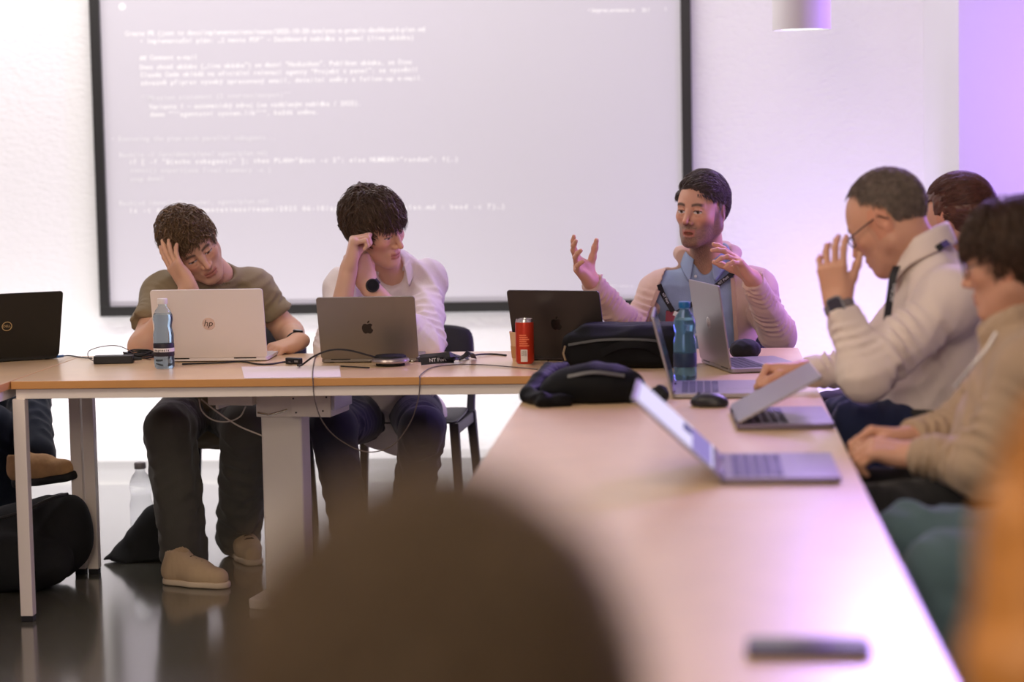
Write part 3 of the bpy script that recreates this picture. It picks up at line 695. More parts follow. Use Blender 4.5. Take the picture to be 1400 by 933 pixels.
def shoe(parent, heel, toe, upper, sole, w=.046, h=.075, laces=True, soleh=.016, up=(0, 0, 1), ankle=True):
    heel = np.asarray(heel, float); toe = np.asarray(toe, float); R = frame(toe-heel, up); L = np.linalg.norm(toe-heel); o = heel
    s = Sdf(R, o); z0 = soleh
    s.cone((0, .035, z0+.028), (0, L*.52, z0+.026), .036, .037, k=.03); s.cone((0, L*.5, z0+.024), (0, L-.045, z0+.016), .040, .032, k=.03)
    s.cone((0, .040, z0+.03), (0, .052, h+.02), .036, .040, k=.03); s.cone((0, .06, h), (0, L*.55, z0+.03), .034, .032, k=.03)
    s.ell((0, .052, h+.045), (.031, .042, .035), k=.004, sub=True); s.plane_cut((0, 0, z0), (0, 0, -1))
    V, F = s.mesh(.004, lambda X, Y, Z: .0008*np.sin(X*400)*np.sin(Y*350))
    sh = np_mesh('shoe', V, F, upper, parent)
    s = Sdf(R, o); s.cone((0, .038, .01), (0, L*.5, .01), .040, .041, k=.02); s.cone((0, L*.5, .01), (0, L-.042, .012), .043, .036, k=.02)
    s.plane_cut((0, 0, soleh+.004), (0, 0, 1)); s.plane_cut((0, 0, 0), (0, 0, -1))
    V, F = s.mesh(.004); np_mesh('sole', V, F, sole, sh)
    if laces:
        mb = MB(); A = lambda p: o+R @ np.array(p)
        for i in range(4):
            t = .085+i*.022; zz = h-.004-i*.011+.034*0
            zt_ = h+.036-.29*(t-.06); mb.tube([A((-.026, t-.004, zt_-.014)), A((-.010, t+.004, zt_-.001)), A((.010, t+.006, zt_-.001)), A((.026, t-.002, zt_-.014))], .0026, 6)
        mb.build('laces', M_LACE, sh, smooth=True, world=True)
    return sh
def trousers(parent, pel, hips, knees, ankles, m, r=(.092, .072, .058), seed=1, vox=.008, pr=(.168, .125, .11), f=(0, -1, 0), amp=.006, ring=.006):
    s = Sdf(); R = frame(f, (0, 0, 1)); s.ell(pel, pr, R, k=.01)
    for i in range(2):
        s.cone(hips[i], knees[i], r[0], r[1], k=.03, ring=(ring*.6, .09, .45, 1.2, seed+i)); s.cone(knees[i], ankles[i], r[1], r[2], k=.02, ring=(ring*.6, .11, -.2, 1.2, seed+2*i))
    V, F = s.mesh(vox, fold_noise(amp, .11, seed)); return np_mesh('trousers', V, F, m, parent)
def cut_end(s, wr, el, L=.06, k=.004):
    """squares off a sleeve at the wrist"""
    wr = np.asarray(wr, float); d = vnorm(wr-np.asarray(el, float)); R = frame(d, (0.3, 0.2, 1)); s.box(wr+d*L/2, (.09, L/2, .09), R, .002, k=k, sub=True)
def watch(parent, wr, el, r, face_dir, m_band, m_face, size=.021, square=False, label=None, flat=.85):
    wr = np.asarray(wr, float); ax = vnorm(wr-np.asarray(el, float)); R = frame(ax, face_dir)       # columns: side, along the arm, outwards
    M = Matrix([[*R[i], wr[i]] for i in range(3)]+[[0, 0, 0, 1]]); band = MB(); ring = []
    for k in range(28):
        a = 2*math.pi*k/28; ring.append(wr+R @ np.array([math.cos(a)*r, 0, math.sin(a)*r*flat]))
    vs = []
    for k in range(28):
        a = 2*math.pi*k/28; c = np.array([math.cos(a), 0, math.sin(a)*flat])
        for rr, yy in ((r-.001, -.010), (r-.001, .010), (r+.003, .010), (r+.003, -.010)): vs.append(wr+R @ (np.array([c[0]*rr, yy, c[2]*rr])))
    fs = [(4*k+j, 4*((k+1) % 28)+j, 4*((k+1) % 28)+(j+1) % 4, 4*k+(j+1) % 4) for k in range(28) for j in range(4)]
    band.add(vs, fs); w = band.build('watch', m_band, parent, smooth=True, world=True)
    if label: w['label'] = label
    c = MB(); h = r*flat
    if square: c.prism(rrect(size*1.7, size*2.0, size*.5), h-.001, h+.009, 0, M)
    else: c.prism([(size*math.cos(2*math.pi*k/28), size*math.sin(2*math.pi*k/28)) for k in range(28)], h-.001, h+.009, 0, M)
    c.build('watch_case', m_face[0], w, bevel=.0015, world=True)
    d = MB(); q = size*.80
    if square: d.prism(rrect(q*1.75, q*2.05, q*.45), h+.009, h+.0098, 0, M)
    else: d.prism([(q*math.cos(2*math.pi*k/28), q*math.sin(2*math.pi*k/28)) for k in range(28)], h+.009, h+.0098, 0, M)
    d.build('watch_dial', m_face[1], w, world=True); return w
M_GLASSB = mat('black_glass', (.01, .01, .012), 0.08)
def base_at(p): return (float(p[0]), float(p[1]), 0.0)

# ---- young man in the olive T-shirt
def person_olive():
    pel = PY(287, 565, 7.95); ch = PY(288, 440, 7.72); nb = PY(297, 377, 7.63); sR = PY(217, 396, 7.60); sL = PY(352, 390, 7.70)
    eR = PY(195, 474, 7.39); wR = PY(259, 396, 7.385); eL = PY(396, 456, 7.74); wL = PY(407, 468, 7.46)
    t = thing('person', 'young man in olive T-shirt resting his cheek on his hand behind the pale laptop', 'person', base_at(pel), 0, 'people at the meeting')
    f = vnorm((.15, -1, -.2)); fw = vnorm((.50, -.76, -.40)); up = vnorm((-.46, -.30, .84)); R = frame(fw, up); o = PY(263, 337, 7.52)
    parts = []; cols = []
    hd = head_sdf(R, o, nose=.95, jaw=.95, neck_to=nb, neck_r=.056); V, F = hd.mesh(.0025)
    parts.append((V, F)); cols.append(head_color(V, R, o, SK_FAIR, brow=(.06, .04, .028), gaze=(.3, -.6), lids=.35, stubble=.10))
    a = Sdf(); a.cone(shj(sR, eR, ch), eR, .050, .043, k=.02); a.cone(eR, wR, .045, .029, k=.03)
    hand_sdf(a, wR, (-.50, .05, .86), (.62, .70, .25), 1, (.10, .12, .18, .28), .05, (.5, .5, .3)); V, F = a.mesh(.0027); parts.append((V, F)); cols.append(skin_var(V, SK_FAIR))
    a = Sdf(); a.cone(shj(sL, eL, ch), eL, .051, .044, k=.02); a.cone(eL, wL, .046, .030, k=.03)
    hand_sdf(a, wL, (-.62, -.74, -.16), (-.15, .05, -1), -1, (.45, .5, .55, .6), .07, (.6, .5, .4)); V, F = a.mesh(.0027); parts.append((V, F)); cols.append(skin_var(V, SK_FAIR))
    b = torso(Sdf(), pel, ch, sL, sR, nb, f, .70, .62); V, F = b.mesh(.012); parts.append((V, F)); cols.append(skin_var(V, SK_FAIR))
    V, F = join(parts); np_mesh('body', V, F, M_SKIN, t, col=np.concatenate(cols))
    s = torso(Sdf(), pel, ch, sL, sR, nb, f, 1.04, 1.0)
    for S_, E_, sd in ((sR, eR, 1), (sL, eL, 2)):
        q = S_+(E_-S_)*.62; s.cone(shj(S_, q, ch), q, .063, .066, k=.04, ring=(.005, .05, .1, .9, sd)); cut_end(s, q, S_, .09)
    s.ell(nb+np.array([.008, -.030, .012]), (.062, .060, .040), None, k=.010, sub=True)
    fn = fold_noise(.0060, .12, 4)
    V, F = s.mesh(.006, fn); np_mesh('t_shirt', V, F, cloth('olive_cotton', srgb(136, 122, 98)), t)
    keep = lambda x, y, z: (z > .052-.9*np.maximum(0, .03-y)-.04*(np.abs(x) > .06)) & (z > -.075) & ((y < .075) | (z > .062)) & ~((np.abs(x) > .068) & (y > .012) & (z < .03)) & ~((np.abs(x) > .06) & (np.abs(y+.012) < .022) & (z < .036)) | ((y < -.035) & (z > -.085))
    def flow(d):
        fl = np.stack([d[:, 0]*.7+.25, .9+d[:, 1]*.2, -.35+0*d[:, 0]], 1); fl[d[:, 1] < -.2] = (0.05, -.25, -.9); return fl
    hair('hair', t, R, o, keep, flow, hairmat('brown_hair', srgb(104, 80, 56)), n=3600, cap_h=.004, seed=5, locks=420, length=.046, lift=.006, lift_var=.024, curl=.75, radius=.0014, clump=150, lenf=lambda d: np.where(d[:, 1] > .35, .62, 1.0))
    watch(t, wL-(wL-eL)*.10, eL, .034, (.2, -.2, 1), M_BLACKR, (M_BLACKP, M_GLASSB), .017, label='black wristwatch')
    tr = cloth('charcoal_trousers', srgb(90, 88, 82))
    hips = [pel+np.array([-.09, -.02, 0]), pel+np.array([.09, -.02, 0])]; kn = [PY(232, 588, 7.38), PY(338, 585, 7.42)]; an = [PY(252, 765, 7.40), PY(326, 735, 7.70)]
    trousers(t, pel, hips, kn, an, tr, (.098, .088, .080), 3, amp=.007)
    up_ = mat('sneaker_cream', srgb(196, 170, 136), 0.8)
    h0 = PZ(252, 790, .001); shoe(t, PZ(226, 797, .001), PZ(226, 797, .001)+np.array([.24, -.10, 0]), up_, M_SOLE)
    h1 = np.array([an[1][0], an[1][1]+.02, .001]); shoe(t, h1, h1+np.array([.10, -.22, 0]), up_, M_SOLE)
    return t
person_olive()

# ---- young man in the white shirt
def person_white():
    pel = PY(535, 565, 7.95); ch = PY(530, 440, 7.74); nb = PY(533, 357, 7.66); sR = PY(466, 388, 7.62); sL = PY(588, 376, 7.72)
    eR = PY(455, 478, 7.36); wR = PY(477, 366, 7.375); eL = PY(580, 474, 7.44); wL = PY(502, 388, 7.43)
    t = thing('person', 'young man in open white shirt with black watch, fist at his temple', 'person', base_at(pel), 0, 'people at the meeting')
    f = vnorm((.1, -1, -.2)); fw = vnorm((.80, -.50, -.30)); up = vnorm((-.02, -.34, .94)); R = frame(fw, up); o = PY(513, 312, 7.53)
    parts = []; cols = []
    hd = head_sdf(R, o, nose=1.0, jaw=.95, neck_to=nb+np.array([0, 0, -.04]), neck_r=.052); V, F = hd.mesh(.0025)
    parts.append((V, F)); cols.append(head_color(V, R, o, SK_FAIR, brow=(.04, .028, .02), gaze=(-.2, -.6), lids=.4))
    a = Sdf(); a.cone(shj(sR, eR, ch), eR, .036, .040, k=.02); a.cone(eR, wR, .043, .028, k=.03)
    hand_sdf(a, wR, (.22, -.04, .97), (.93, .22, -.2), 1, (1.35, 1.4, 1.4, 1.35), .02, (.5, 1.0, .7)); V, F = a.mesh(.0027); parts.append((V, F)); cols.append(skin_var(V, SK_PALE))
    a = Sdf(); a.cone(shj(sL, eL, ch), eL, .036, .040, k=.02); a.cone(eL, wL, .044, .029, k=.03)
    hand_sdf(a, wL, (-.35, .25, .90), (-.35, .9, -.3), -1, (.8, .85, .9, .9), .03, (.5, .6, .5)); V, F = a.mesh(.0027); parts.append((V, F)); cols.append(skin_var(V, SK_PALE))
    b = torso(Sdf(), pel, ch, sL, sR, nb, f, .70, .62); V, F = b.mesh(.010); parts.append((V, F)); cols.append(skin_var(V, SK_FAIR))
    V, F = join(parts); np_mesh('body', V, F, M_SKIN, t, col=np.concatenate(cols))
    s = torso(Sdf(), pel+np.array([.03, 0, -.02]), ch, sL, sR, nb, f, 1.02, 1.0)
    q = eR+(wR-eR)*.40
    s.cone(shj(sR, eR, ch), eR, .062, .064, k=.035, ring=(.006, .055, .3, 1.2, 1)); s.cone(eR, q, .064, .052, k=.02, ring=(.006, .04, -.2, 1.2, 2)); cut_end(s, q, eR, .07)
    q = eL+(wL-eL)*.45
    s.cone(shj(sL, eL, ch), eL, .064, .070, k=.035, ring=(.005, .07, .2, 1.2, 3)); s.cone(eL, q, .068, .052, k=.02, ring=(.004, .05, -.2, 1.2, 4)); cut_end(s, q, eL, .07)
    s.ell(nb+np.array([.012, -.055, -.01]), (.046, .055, .085), None, k=.012, sub=True)
    V, F = s.mesh(.006, fold_noise(.0058, .12, 8)); M = cloth('white_cotton', srgb(226, 216, 216), sheen=.05)
    sh = np_mesh('shirt', V, F, M, t)
    Rc = frame(vnorm((.30, -1, -.1)), vnorm(nb-ch+np.array([0, .06, .1]))); collar('collar', sh, nb+np.array([0, .004, .012]), Rc, .062, .060, M, .030, .048, gap=.62, point=.035)
    keep = lambda x, y, z: (((z > .052+.1*np.maximum(0, np.abs(x)-.04)) & (y > .03)) | ((y <= .03) & (z > -.02-.05*(y < -.03)-.02*(y < -.06))) | ((y < -.04) & (z > -.085))) & ~((np.abs(x) > .05) & (np.abs(y+.010) < .018) & (z < .012)) & ~((y > .0) & (z < .02))
    def flow(d):
        fl = np.stack([d[:, 0]*.5, .95-d[:, 2]*.1, -.45-.5*(d[:, 1] > .3)], 1); fl[d[:, 1] < -.15] = (0.02, -.2, -.95); return fl
    hair('hair', t, R, o, keep, flow, hairmat('dark_brown_hair', srgb(76, 57, 43)), n=4000, cap_h=.007, seed=7, locks=420, length=.070, lift=.009, lift_var=.022, curl=.55, radius=.0014, clump=160, droop=.2, lenf=lambda d: np.where(d[:, 1] > .30, .55, 1.0))
    watch(t, wL-(wL-eL)*.06, eL, .033, (.25, -.85, .3), M_BLACKR, (M_BLACKP, M_GLASSB), .023, label='big black wristwatch')
    tr = cloth('navy_trousers', srgb(52, 52, 68))
    hips = [pel+np.array([-.09, -.02, 0]), pel+np.array([.09, -.02, 0])]; kn = [PY(455, 585, 7.42), PY(578, 588, 7.40)]; an = [PY(478, 720, 7.38), PY(560, 715, 7.55)]
    trousers(t, pel, hips, kn, an, tr, (.100, .078, .068), 6)
    bl = mat('sneaker_dark', srgb(40, 38, 38), 0.8)
    for q in an: h = np.array([q[0], q[1]+.02, .001]); shoe(t, h, h+np.array([.02, -.27, 0]), bl, M_SOLE)
    return t
person_white()

# ---- bearded man talking with both hands raised
M_BTN = mat('shell_button', (.6, .62, .68), 0.3)
def text_mesh(name, txt, size, M, m, parent, extrude=.0004, world=True, align='CENTER'):
    cu = bpy.data.curves.new('t', 'FONT'); cu.body = txt; cu.size = size; cu.extrude = extrude; cu.align_x = align; cu.align_y = 'CENTER'; cu.resolution_u = 3
    ob = bpy.data.objects.new('t', cu); C.objects.link(ob); dg = bpy.context.evaluated_depsgraph_get(); me = bpy.data.meshes.new_from_object(ob.evaluated_get(dg)); bpy.data.objects.remove(ob); bpy.data.curves.remove(cu)
    me.transform(M); me.materials.clear(); me.name = name; return link_mesh(name, me, m, parent, False, world)
def mat4(R, o): return Matrix([[R[i][0], R[i][1], R[i][2], o[i]] for i in range(3)]+[[0, 0, 0, 1]])
M_LANY = mat('black_ribbon', (.012, .012, .016), 0.6); M_LTXT = mat('ribbon_print', (.75, .75, .78), 0.6)
def person_talking():
    pel = PY(970, 560, 7.98); ch = PY(967, 440, 7.90); nb = PY(968, 359, 7.87); sR = PY(897, 394, 7.86); sL = PY(1038, 389, 7.86)
    eR = PY(862, 452, 7.73); wR = PY(807, 383, 7.54); eL = PY(1064, 458, 7.72); wL = PY(1028, 381, 7.53)
    t = thing('person', 'bearded man in beige hooded jacket and blue shirt talking with both hands raised', 'person', base_at(pel), 0, 'people at the meeting')
    f = vnorm((-.06, -1, 0)); fw = vnorm((-.46, -.88, -.06)); up = vnorm((.05, -.02, 1)); R = frame(fw, up); o = PY(959, 288, 7.80)
    parts = []; cols = []
    hd = head_sdf(R, o, nose=1.15, jaw=1.04, wide=.95, mouth_open=.0075, neck_to=nb+np.array([0, 0, -.03]), neck_r=.060)
    V, F = hd.mesh(.0024); parts.append((V, F)); cols.append(head_color(V, R, o, SK_WARM, brow=(.045, .03, .022), stubble=.88, lids=.12, gaze=(-.2, 0), stub_col=(.085, .055, .042), scalp=((.16, .13, .12), lambda x, y, z: .6*sst(-.03, -.01, z)*sst(.012, -.02, y)*(np.abs(x) > .05))))
    a = Sdf(); a.cone(eR, wR, .044, .030, k=.03)
    hand_sdf(a, wR, (-.40, -.62, .62), (.90, -.25, .28), 1, (.22, .30, .42, .50), .22, (.95, .75, .15), 1.0, fdirs=(.22, .05, -.10, -.26)); V, F = a.mesh(.0026); parts.append((V, F)); cols.append(skin_var(V, SK_WARM))
    a = Sdf(); a.cone(eL, wL, .044, .030, k=.03)
    hand_sdf(a, wL, (-.52, -.45, .66), (-.72, -.10, -.62), -1, (.18, .32, .50, .58), .2, (.75, .7, .2), 1.0, fdirs=(.16, .03, -.12, -.26)); V, F = a.mesh(.0026); parts.append((V, F)); cols.append(skin_var(V, SK_WARM))
    b = torso(Sdf(), pel, ch, sL, sR, nb, f, .70, .62); V, F = b.mesh(.012); parts.append((V, F)); cols.append(skin_var(V, SK_WARM))
    V, F = join(parts); np_mesh('body', V, F, M_SKIN, t, col=np.concatenate(cols))
    # shirt
    s = torso(Sdf(), pel, ch, sL, sR, nb, f, .95, .93); s.ell(nb+np.array([-.012, -.060, .012]), (.030, .05, .050), None, k=.010, sub=True)
    V, F = s.mesh(.006, fold_noise(.0030, .10, 12)); M = cloth('pale_blue_cotton', srgb(142, 158, 190)); sh = np_mesh('shirt', V, F, M, t)
    Rc = frame(vnorm((-.22, -1, -.05)), (0.02, .14, 1)); collar('collar', sh, nb+np.array([-.004, .004, .034]), Rc, .068, .066, M, .034, .050, gap=.42, point=.042)
    sv0 = np.array([v.co[:] for v in sh.data.vertices])+np.array(base_at(pel))
    for y in (378, 392, 414, 437, 458):
        q = PY(951, y, 7.746); mm = (np.abs(sv0[:, 0]-q[0]) < .01) & (np.abs(sv0[:, 2]-q[2]) < .01); p = PY(951, y, sv0[mm, 1].min()-.0005 if mm.any() else 7.746); bt = MB(); bt.lathe([(.0052, 0), (.0052, .003), (.002, .004)], n=14, M=mat4(frame((-.05, -1, 0), (0, 0, 1)) @ rotx(-math.pi/2), p))
        bt.build('button', M_BTN, sh, world=True)
    # hooded jacket, open at the front
    s = torso(Sdf(), pel, ch, sL, sR, nb, f, 1.05, 1.10)
    s.cone(shj(sR, eR, ch), eR, .064, .062, k=.04, ring=(.007, .06, .25, 1.2, 1)); s.cone(eR, wR, .060, .040, k=.025, ring=(.006, .045, -.2, 1.1, 2)); cut_end(s, wR-(wR-eR)*.02, eR)
    s.cone(shj(sL, eL, ch), eL, .064, .064, k=.04, ring=(.007, .06, .25, 1.2, 3)); s.cone(eL, wL, .062, .040, k=.025, ring=(.006, .045, -.2, 1.1, 4)); cut_end(s, wL-(wL-eL)*.02, eL)
    s.chain([nb+np.array(q) for q in ((-.085, -.055, .000), (-.088, .02, .030), (-.05, .085, .035), (.05, .085, .035), (.088, .02, .028), (.085, -.055, -.002))], [.020, .026, .032, .032, .026, .020], k=.02)
    tf = lambda x, y: PY(x, y, 7.72)                 # the opening: a wedge cut between the two zip edges
    a0, a1, b0, b1 = tf(918, 350), tf(868, 480), tf(1000, 350), tf(1008, 480)
    for A, B, sg in ((a0, a1, 1), (b0, b1, -1)): pass
    zc = (a0[2]+a1[2])/2; hgt = 1.0
    n_ = 24
    def jack_disp(X, Y, Z):
        tt = (a0[2]-Z)/(a0[2]-a1[2]); xl = a0[0]+(a1[0]-a0[0])*tt; xr = b0[0]+(b1[0]-b0[0])*tt
        inside = (X > xl) & (X < xr) & (Y < 7.86) & (Z < nb[2]+.05)
        e = np.minimum(np.abs(X-xl), np.abs(X-xr)); rim = .004*np.exp(-(e/.012)**2)
        return np.where(inside, -.05, fold_noise(.0042, .12, 21)(X, Y, Z)*np.clip(e/.05, 0.2, 1)+rim)
    V, F = s.mesh(.006, jack_disp); MJ = cloth('beige_fleece', srgb(202, 172, 158), bscale=320); jk = np_mesh('hooded_jacket', V, F, MJ, t)
    # zip edges
    ch_y = lambda p: None
    for A, B in ((a0, a1), (b0, b1)):
        pts = []
        for i in range(9):
            q = A+(B-A)*i/8; 
            # lay the edge on the jacket's front
            m = (np.abs(V[:, 0]-q[0]) < .016) & (np.abs(V[:, 2]-q[2]) < .016); m = m & ((V[:, 0] < q[0]-.004) if A is a0 else (V[:, 0] > q[0]+.004)) & (V[:, 1] < 7.9); y = np.median(V[m, 1]) if m.any() else q[1]; pts.append(np.array([q[0], y-.003, q[2]]))
        for i in range(1, 8): pts[i][1] = (pts[i-1][1]+pts[i][1]+pts[i+1][1])/3
        pts = pts[3:] if A is a0 else pts[2:]
        strip('zip_edge', pts, (0, -1, 0), .014, .006, cloth('beige_rib', srgb(190, 158, 142)), jk)
    # hair
    keep = lambda x, y, z: (((z > .074-.40*np.maximum(0, -x-.005)) & (y > .05)) | ((y <= .05) & (y > .012) & (z > .045)) | ((y <= .012) & (z > -.008)) | ((y < -.03) & (z > -.070))) & ~((np.abs(x) > .05) & (np.abs(y+.012) < .024) & (z < .040))
    def flow(d):
        fl = np.stack([-.85+0*d[:, 0], -.25-.5*d[:, 1], .25*(d[:, 1] > .3)-.5*np.maximum(0, -d[:, 0]-.3)], 1); lo = (d[:, 2] < .35); fl[lo] = (0.0, -.45, -.9); return fl
    hair('hair', t, R, o, keep, flow, hairmat('dark_greying_hair', srgb(80, 68, 64)), n=6500, cap_h=.003, seed=9, locks=420, lock_r=.0034, length=.052, lift=.005, lift_var=.012, curl=.22, radius=.0012, clump=90, lenf=lambda d: np.where(d[:, 2] < .35, .32, np.where(np.abs(d[:, 0]) > .6, .6, 1.0)))
    kt = lambda x, y, z: (np.abs(x) > .058) & (z < .052) & (z > -.012) & (y < .020) & (y > -.075) & ~((np.abs(y+.012) < .022) & (z < .038))
    d = fib_dirs(9000, 4); p = np.array(HC)+d*np.array(HRAD)
    for q in (-1, 1):
        k = kt(*p.T) & (p[:, 0]*q > 0)
        V2, F2 = hair_strands(R, o, HC, np.array(HRAD)*np.array([.97, 1, 1]), d[k], lambda u: np.tile((0., -.35, -.9), (len(u), 1)), length=.022, lift=.009, lift_var=.003, curl=.15, radius=.0011, seed=2)
        np_mesh('grey_temple', V2, F2, hairmat('grey_hair', srgb(128, 120, 120)), t)['label'] = 'grey hair at the temple'
    # lanyard and badge
    front = V[(V[:, 1] < 7.86)]
    sv = np.concatenate([np.array([v.co[:] for v in sh.data.vertices])+np.array(base_at(pel)), V])
    def drape(pix):
        out = []
        for x, y in pix:
            q = PY(x, y, 7.76); m = (np.abs(sv[:, 0]-q[0]) < .014) & (np.abs(sv[:, 2]-q[2]) < .014); yy = sv[m, 1].min() if m.any() else q[1]
            yy = min(yy, 7.87); q = PY(x, y, yy-.006); out.append(q)
        return out
    lan = []
    for pix in (((901, 389), (907, 404), (914, 416), (920, 426)), ((1010, 366), (1001, 374), (990, 383), (978, 392), (964, 404), (950, 414), (936, 422), (926, 428))):
        pts = drape(pix); pts = smooth_path(pts, 3); lan.append(strip('lanyard', pts, (0, -1, .15), .017, .0015, M_LANY, t))
    for (p, q), txt in ((((903, 396), (917, 420)), 'NT Port'), (((978, 392), (1000, 375)), 'NT Port')):
        a_, b_ = drape([p, q]); X = vnorm(b_-a_); N_ = vnorm(np.array([0, -1, .15])-X*np.dot(X, [0, -1, .15])); Yv = np.cross(N_, X); text_mesh('ribbon_print', txt, .0125, mat4(np.stack([X, Yv, N_], 1), (a_+b_)/2+N_*.0016), M_LTXT, lan[0])
    q = drape([(921, 428), (930, 432), (940, 434)]); strip('badge_clip', [q[0], q[1], q[2]], (0, -1, .1), .016, .004, mat('clip_white', (.75, .73, .75), .4), t)
    c = drape([(926, 448)])[0]; Rb = frame((0.1, -1, .12), (.10, -.1, 1)); Mb = mat4(np.stack([Rb[:, 0], Rb[:, 2], Rb[:, 1]], 1), c+np.array([0, -.004, 0]))
    bd = MB(); bd.prism(rrect(.086, .118, .006), -.001, .001, 0, Mb); bdg = bd.build('badge', mat('badge_dark', srgb(48, 26, 40), .35), t, world=True)
    bp = MB(); bp.prism([(-.02, .055), (.043, .055), (.043, .0), (.02, .012)], .0011, .0016, 0, Mb); bp.build('badge_print', mat('badge_wine', srgb(140, 36, 66), .4), bdg, world=True)
    tr = cloth('dark_jeans', srgb(40, 42, 56)); hips = [pel+np.array([-.09, -.02, 0]), pel+np.array([.09, -.02, 0])]
    kn = [np.array([pel[0]-.14, 7.52, .57]), np.array([pel[0]+.14, 7.52, .57])]; an = [np.array([pel[0]-.13, 7.50, .11]), np.array([pel[0]+.13, 7.50, .11])]
    trousers(t, pel, hips, kn, an, tr, seed=9)
    for q in an: h = np.array([q[0], q[1]+.03, .001]); shoe(t, h, h+np.array([0, -.27, 0]), mat('sneaker_grey', srgb(90, 88, 90), .8), M_SOLE)
    return t
person_talking()

# ---- man with glasses in the white shirt, hand at his glasses
def glasses(parent, R, o, m, thin=.0016, dz=0.0, shape=(.022, .016), yoff=.104):
    A = lambda p: o+R @ np.array(p); g = MB(); sx, sz = shape
    for q in (-1, 1):
        g.tube([A((q*.033+sx*math.cos(k*math.pi/12), yoff-.004*abs(math.cos(k*math.pi/12)), dz+sz*math.sin(k*math.pi/12))) for k in range(24)], thin, 6, closed=True)
        g.tube([A(p) for p in ((q*(.033+sx), yoff-.006, dz+.004), (q*.073, yoff-.020, dz+.006), (q*.083, .03, dz+.010), (q*.086, -.010, dz+.012), (q*.086, -.03, dz-.008))], thin*1.1, 6)
    g.tube([A((-.012, yoff, dz+.004)), A((0, yoff+.004, dz+.007)), A((.012, yoff, dz+.004))], thin, 6)
    fr_ = g.build('glasses', m, parent, smooth=True, world=True); ln = MB()
    for q in (-1, 1):
        c = [A((q*.033+sx*math.cos(k*math.pi/12), yoff-.003, dz+sz*math.sin(k*math.pi/12))) for k in range(24)]; b = [p-R[:, 1]*.0012 for p in c]
        ln.add(c+b, [tuple(range(24)), tuple(range(47, 23, -1))]+[(k, 24+k, 24+(k+1) % 24, (k+1) % 24) for k in range(24)])
    ln.build('lenses', M_LENS, fr_, world=True); return fr_
M_LENS = mat('clear_lens', (.9, .92, .95), 0.02, trans=1.0, ior=1.08)
def person_glasses():
    pel = PY(1285, 588, 5.85); ch = PY(1286, 455, 5.82); nb = PY(1268, 350, 5.82); sL = PY(1302, 402, 5.60); sR = PY(1262, 392, 6.02)
    eL = PY(1184, 510, 5.50); wL = PY(1146, 416, 5.54); eR = PY(1180, 505, 6.16); wR = PY(1097, 508, 6.12)
    t = thing('person', 'man with glasses in white shirt and wristwatch raising his hand to his face', 'person', base_at(pel), 0, 'people at the meeting')
    f = vnorm((-1, .10, -.05)); fw = vnorm((-.79, .32, -.53)); up = vnorm((-.49, .20, .85)); R = frame(fw, up); o = PY(1214, 303, 5.82)
    parts = []; cols = []
    hd = head_sdf(R, o, nose=1.05, jaw=1.05, wide=1.02, neck_to=nb+np.array([0, 0, -.03]), neck_r=.066)
    hd.ell((0, .035, -.095), (.045, .04, .025), k=.03)
    greym = lambda x, y, z: .75*sst(-.03, .0, z)*sst(.030, .0, y+.02*(z > .06))*sst(.010, .0, .045-z+.5*np.maximum(0, .02-y))
    V, F = hd.mesh(.0024); parts.append((V, F)); cols.append(head_color(V, R, o, SK_WARM, brow=(.10, .075, .06), stubble=.16, lids=.45, gaze=(0, -.6)))
    a = Sdf(); a.cone(shj(sL, eL, ch), eL, .052, .046, k=.02); a.cone(eL, wL, .046, .032, k=.03)
    hand_sdf(a, wL, (-.16, .05, .98), (.42, .90, -.02), -1, (.30, .40, .48, .62), .10, (.55, .45, .1), .96, fdirs=(.12, .04, -.10, -.22)); V, F = a.mesh(.0026); parts.append((V, F)); cols.append(skin_var(V, SK_WARM))
    a = Sdf(); a.cone(shj(sR, eR, ch), eR, .052, .046, k=.02); a.cone(eR, wR, .046, .031, k=.03)
    hand_sdf(a, wR, (-1, -.05, -.06), (.1, -.55, -.8), 1, (1.2, 1.25, 1.3, 1.3), .03, (.5, .9, .7), 1.05); V, F = a.mesh(.003); parts.append((V, F)); cols.append(skin_var(V, SK_WARM))
    b = torso(Sdf(), pel, ch, sL, sR, nb, f, .70, .62); V, F = b.mesh(.012); parts.append((V, F)); cols.append(skin_var(V, SK_WARM))
    V, F = join(parts); np_mesh('body', V, F, M_SKIN, t, col=np.concatenate(cols))
    s = torso(Sdf(), pel, ch, sL, sR, nb, f, 1.08, 1.12, belly=.035)
    cfl = wL-(wL-eL)*.10; cfr = wR-(wR-eR)*.05
    s.cone(shj(sL, eL, ch), eL, .070, .068, k=.04, ring=(.007, .065, .2, 1.2, 5)); s.cone(eL, cfl, .066, .045, k=.025, ring=(.006, .05, -.2, .9, 6)); cut_end(s, cfl, eL)
    s.cone(shj(sR, eR, ch), eR, .070, .066, k=.04); s.cone(eR, cfr, .064, .043, k=.025, ring=(.006, .05, -.2, .9, 7)); cut_end(s, cfr, eR)
    s.ell(nb+np.array([-.06, .01, .01]), (.05, .038, .07), None, k=.012, sub=True)
    V, F = s.mesh(.006, fold_noise(.0052, .13, 31)); M = cloth('white_poplin', srgb(224, 210, 200), sheen=.05); sh = np_mesh('shirt', V, F, M, t)
    Rc = frame(vnorm((-1, .12, -.25)), vnorm((-.34, .05, 1))); collar('collar', sh, nb+np.array([-.016, 0, .034]), Rc, .074, .072, M, .040, .066, gap=.42, point=.040)
    keep = lambda x, y, z: (((y > .02) & (z > .098+.35*(y-.02))) | ((y <= .02) & (y > -.03) & (z > .032+.9*np.maximum(0, y+.03))) | ((y <= -.03) & (z > -.050))) & ~((np.abs(x) > .05) & (np.abs(y+.014) < .020) & (z < .030))
